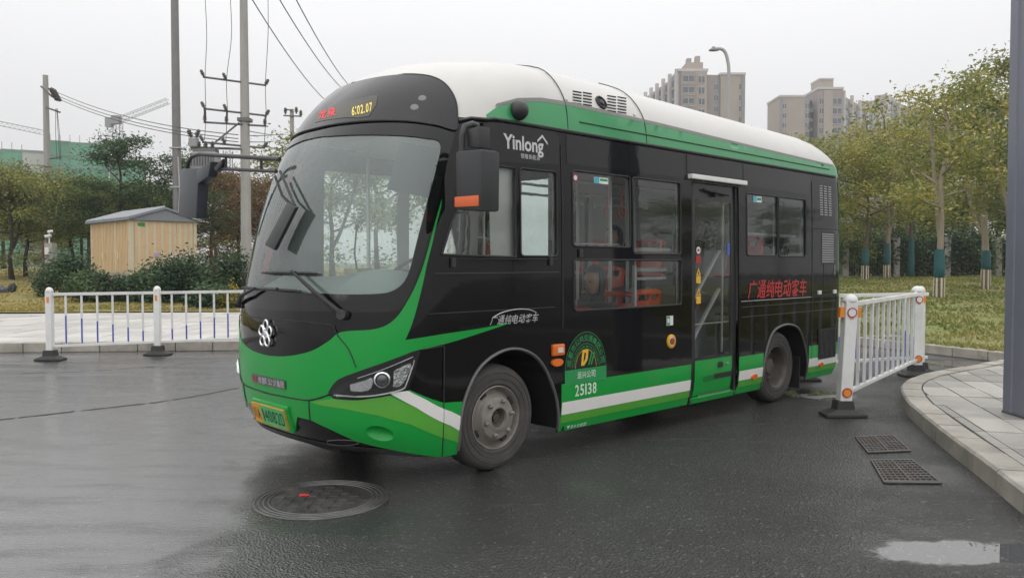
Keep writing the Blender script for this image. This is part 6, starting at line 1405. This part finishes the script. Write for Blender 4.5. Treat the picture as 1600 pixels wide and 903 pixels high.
for k in range(10):
    z=zb1-3.6-k*FH
    if z<14: break
    win(B_,.95,0,z,1.0,1.5); win(B_,w(1257)+.1,-.02,z,.9,1.6); win(B_,w(1276)+.2,-1,z+1.2,1.1,1.7); win(B_,w(1298),-1,z+1.2,2.6,1.7); MB().box(w(1264),2.8,z-.6,w(1274.5),4,z-.4).build('balcony_slab',MGY,B_); MB().box(w(1264),2.8,z-.4,w(1274.5),2.9,z+.5).build('balcony_rail',MGY,B_)
for i,(xa,xb,ya,yb,dy) in enumerate(((1313,1382,146,158,45.),(1384,1470,152,166,95.))):
    Y0,Y1=YB+(0 if i==0 else 48),YB+dy; a=np.array([at(xa,300,Y0)[0],Y0]); b=np.array([at(xb,300,Y1)[0],Y1]); d=b-a; LL=float(np.linalg.norm(d))
    C_=building('apartment_block','long grey finned wing running back from the block with stepped roof' if i==0 else 'farthest pale apartment wing above the right tree crowns',(a[0]+.06,a[1],0),math.atan2(d[1],d[0])); zt=zpx(ya,Y0)
    bx(C_,'wall',0,0,LL,10,zt-.5,MPK if i==0 else MBG); nf=7
    for k in range(nf): MB().box(k*(LL-1)/(nf-1),-.9,0,k*(LL-1)/(nf-1)+1.,0,zt+.8).build('fin',MTR,C_)
    bx(C_,'roof_hut',LL*.1,3,LL*.25,7,zt+2.5,MBG,zt-.5); bx(C_,'roof_hut',LL*.62,3,LL*.74,7,zt+2.8,MBG,zt-.5)
    for k in range(8):
        z=zt-3.2-k*FH
        for j in range(nf-1):
            x0=(j+.3)*(LL-1)/(nf-1); MB().box(x0,-.12,z,x0+(LL-1)/(nf-1)*.6,0,z+1.7).build('window',MGL,C_); MB().box(x0-.2,-.3,z-1.,x0+(LL-1)/(nf-1)*.64,0,z-.25).build('spandrel',MGY,C_)
# ---- construction site on the left: netted blocks, white block, cranes
NET=pm('green_safety_net',(.12,.36,.22),.85,var=.14,scale=.25,stretch=(1,1,3),bump=.2,bscale=2); NETD=pm('green_net_fold',(.09,.29,.18),.85,var=.1,scale=.3); SCF=pm('scaffold_pipe',(.22,.21,.20),.6,var=.1)
def netted(xa,xb,yt,Y,label,storeys=5,side=None):
    x0,x1=at(xa,300,Y)[0],at(xb,300,Y)[0]; ph=math.atan2(-(x0+x1)/2,Y); x1=x0+(x1-x0)*math.cos(ph); e_=empty('building_under_construction',(x0,Y,0),ph); tag(e_,label,'building','blocks wrapped in green netting'); zt=zpx(yt,Y); W_=x1-x0
    n=max(3,int(W_/3.5))
    for k in range(n): MB().box(k*W_/n+.03,0.+.12*(k%2),0,(k+1)*W_/n-.03,9,zt-.3*(k%2)).build('net_panel',NET if k%3 else NETD,e_)
    for k in range(n*2+1): MB().tube([(k*W_/n/2,-.3,zt-8),(k*W_/n/2,-.3,zt+1.2+.5*random.random())],.07,5).build('scaffold_upright',SCF,e_)
    for k in range(3): MB().box(0,-.42,zt-.4-k*3.4,W_,-.3,zt-.2-k*3.4).build('scaffold_ledger',SCF,e_)
    return e_
netted(-60,37,228,190.,'near block wrapped in green construction netting at the far left')
netted(80,172,219,205.,'wide netted block under construction below the tower crane'); netted(172,229,248,205.5,'lower netted wing beside the tower crane mast')
wx0,wx1=at(35,300,215.)[0],at(84,300,215.)[0]; wb=empty('apartment_block',(wx0,215.,0),R(29)); tag(wb,'plain off-white concrete block between the green netted blocks','building'); zt=zpx(237,215.)
MB().box(0,0,0,wx1-wx0,10,zt).build('wall',pm('block_offwhite',(.48,.46,.43),.8,var=.05,scale=.3),wb); MB().box(-.2,-.2,zt,wx1-wx0+.2,10,zt+.5).build('parapet',MGY,wb)
for k in range(4): MB().box(wx1-wx0-2.4,-.1,zt-4-k*3,wx1-wx0-1.2,0,zt-2.4-k*3).build('window',MGL,wb)
CRM=pm('crane_grey_white',(.13,.125,.12),.6,var=.1)
def lattice(e_,name,a,b,w0,n,r=.09):
    a,b=Vector(tuple(map(float,a))),Vector(tuple(map(float,b))); d=(b-a).normalized(); s_=d.cross(Vector((0,1,0))).normalized() if abs(d.y)<.9 else Vector((1,0,0)); t_=d.cross(s_).normalized(); mb=MB(); cs=[(s_*x+t_*y)*w0 for x,y in ((-.5,-.5),(.5,-.5),(.5,.5),(-.5,.5))]
    for c in cs: mb.tube([a+c,b+c],r,4)
    for k in range(n):
        p=a+(b-a)*k/n; q=a+(b-a)*(k+1)/n
        for i in range(4): mb.tube([p+cs[i],q+cs[(i+1)%4]],r*.6,3,False)
    return mb.build(name,CRM,e_)
YC=260.; c0=at(186,411,YC); cr_e=empty('tower_crane',(c0[0],YC,0)); tag(cr_e,'pale tower crane with raised jib above the netted block','crane'); oc=np.array([c0[0],YC,0])
top=at(184,190,YC)-oc; lattice(cr_e,'mast',(0,0,0),top,2.2,26,.11); jb=lattice(cr_e,'jib',at(186,188,YC)-oc,at(263,158,YC)-oc,1.6,14,.07); lattice(cr_e,'counter_jib',at(184,189,YC)-oc,at(168,192,YC)-oc,1.4,5,.16); MB().box(-1,-1,0,1,1,3.).build('counterweight',pm('crane_weight',(.25,.25,.25),.8),cr_e,loc=tuple(at(171,199,YC)-oc-np.array([0,0,0]))); MB().box(-1.2,-1.2,0,1.2,1.2,2.6).build('cab',pm('crane_cab',(.22,.22,.23),.5),cr_e,loc=tuple(at(182,194,YC)-oc))
d0=at(-40,411,300.); c2=empty('tower_crane',(d0[0],300.,0)); tag(c2,'distant tower crane whose jib reaches in over the left netted block','crane'); od=np.array([d0[0],300.,0]); lattice(c2,'mast',(0,0,0),at(-40,185,300.)-od,2.,20,.16); lattice(c2,'jib',at(-60,181,300.)-od,at(66,207,300.)-od,1.6,16,.08)
LT=at(357,411,150.); lt=empty('lattice_tower',(LT[0],150.,0)); tag(lt,'slim distant lattice mast seen behind the mirror arm','mast'); lattice(lt,'mast',(0,0,0),at(356,236,150.)-np.array([LT[0],150.,0]),1.3,24,.07)

# ---- damp air
def haze():
    m=bpy.data.materials.new('damp_air'); m.use_nodes=True; nt=m.node_tree; nt.nodes.remove(nt.nodes['Principled BSDF']); v=nt.nodes.new('ShaderNodeVolumePrincipled'); v.inputs['Color'].default_value=(.97,.975,.98,1); v.inputs['Density'].default_value=.0007; v.inputs['Anisotropy'].default_value=.2
    nt.links.new(v.outputs[0],nt.nodes['Material Output'].inputs['Volume'])
    return tag(MB().box(-390,-60,-1.,390,460,75).build('haze',m),'thin pale damp air between the yard and the town','haze',kind='stuff')
haze()
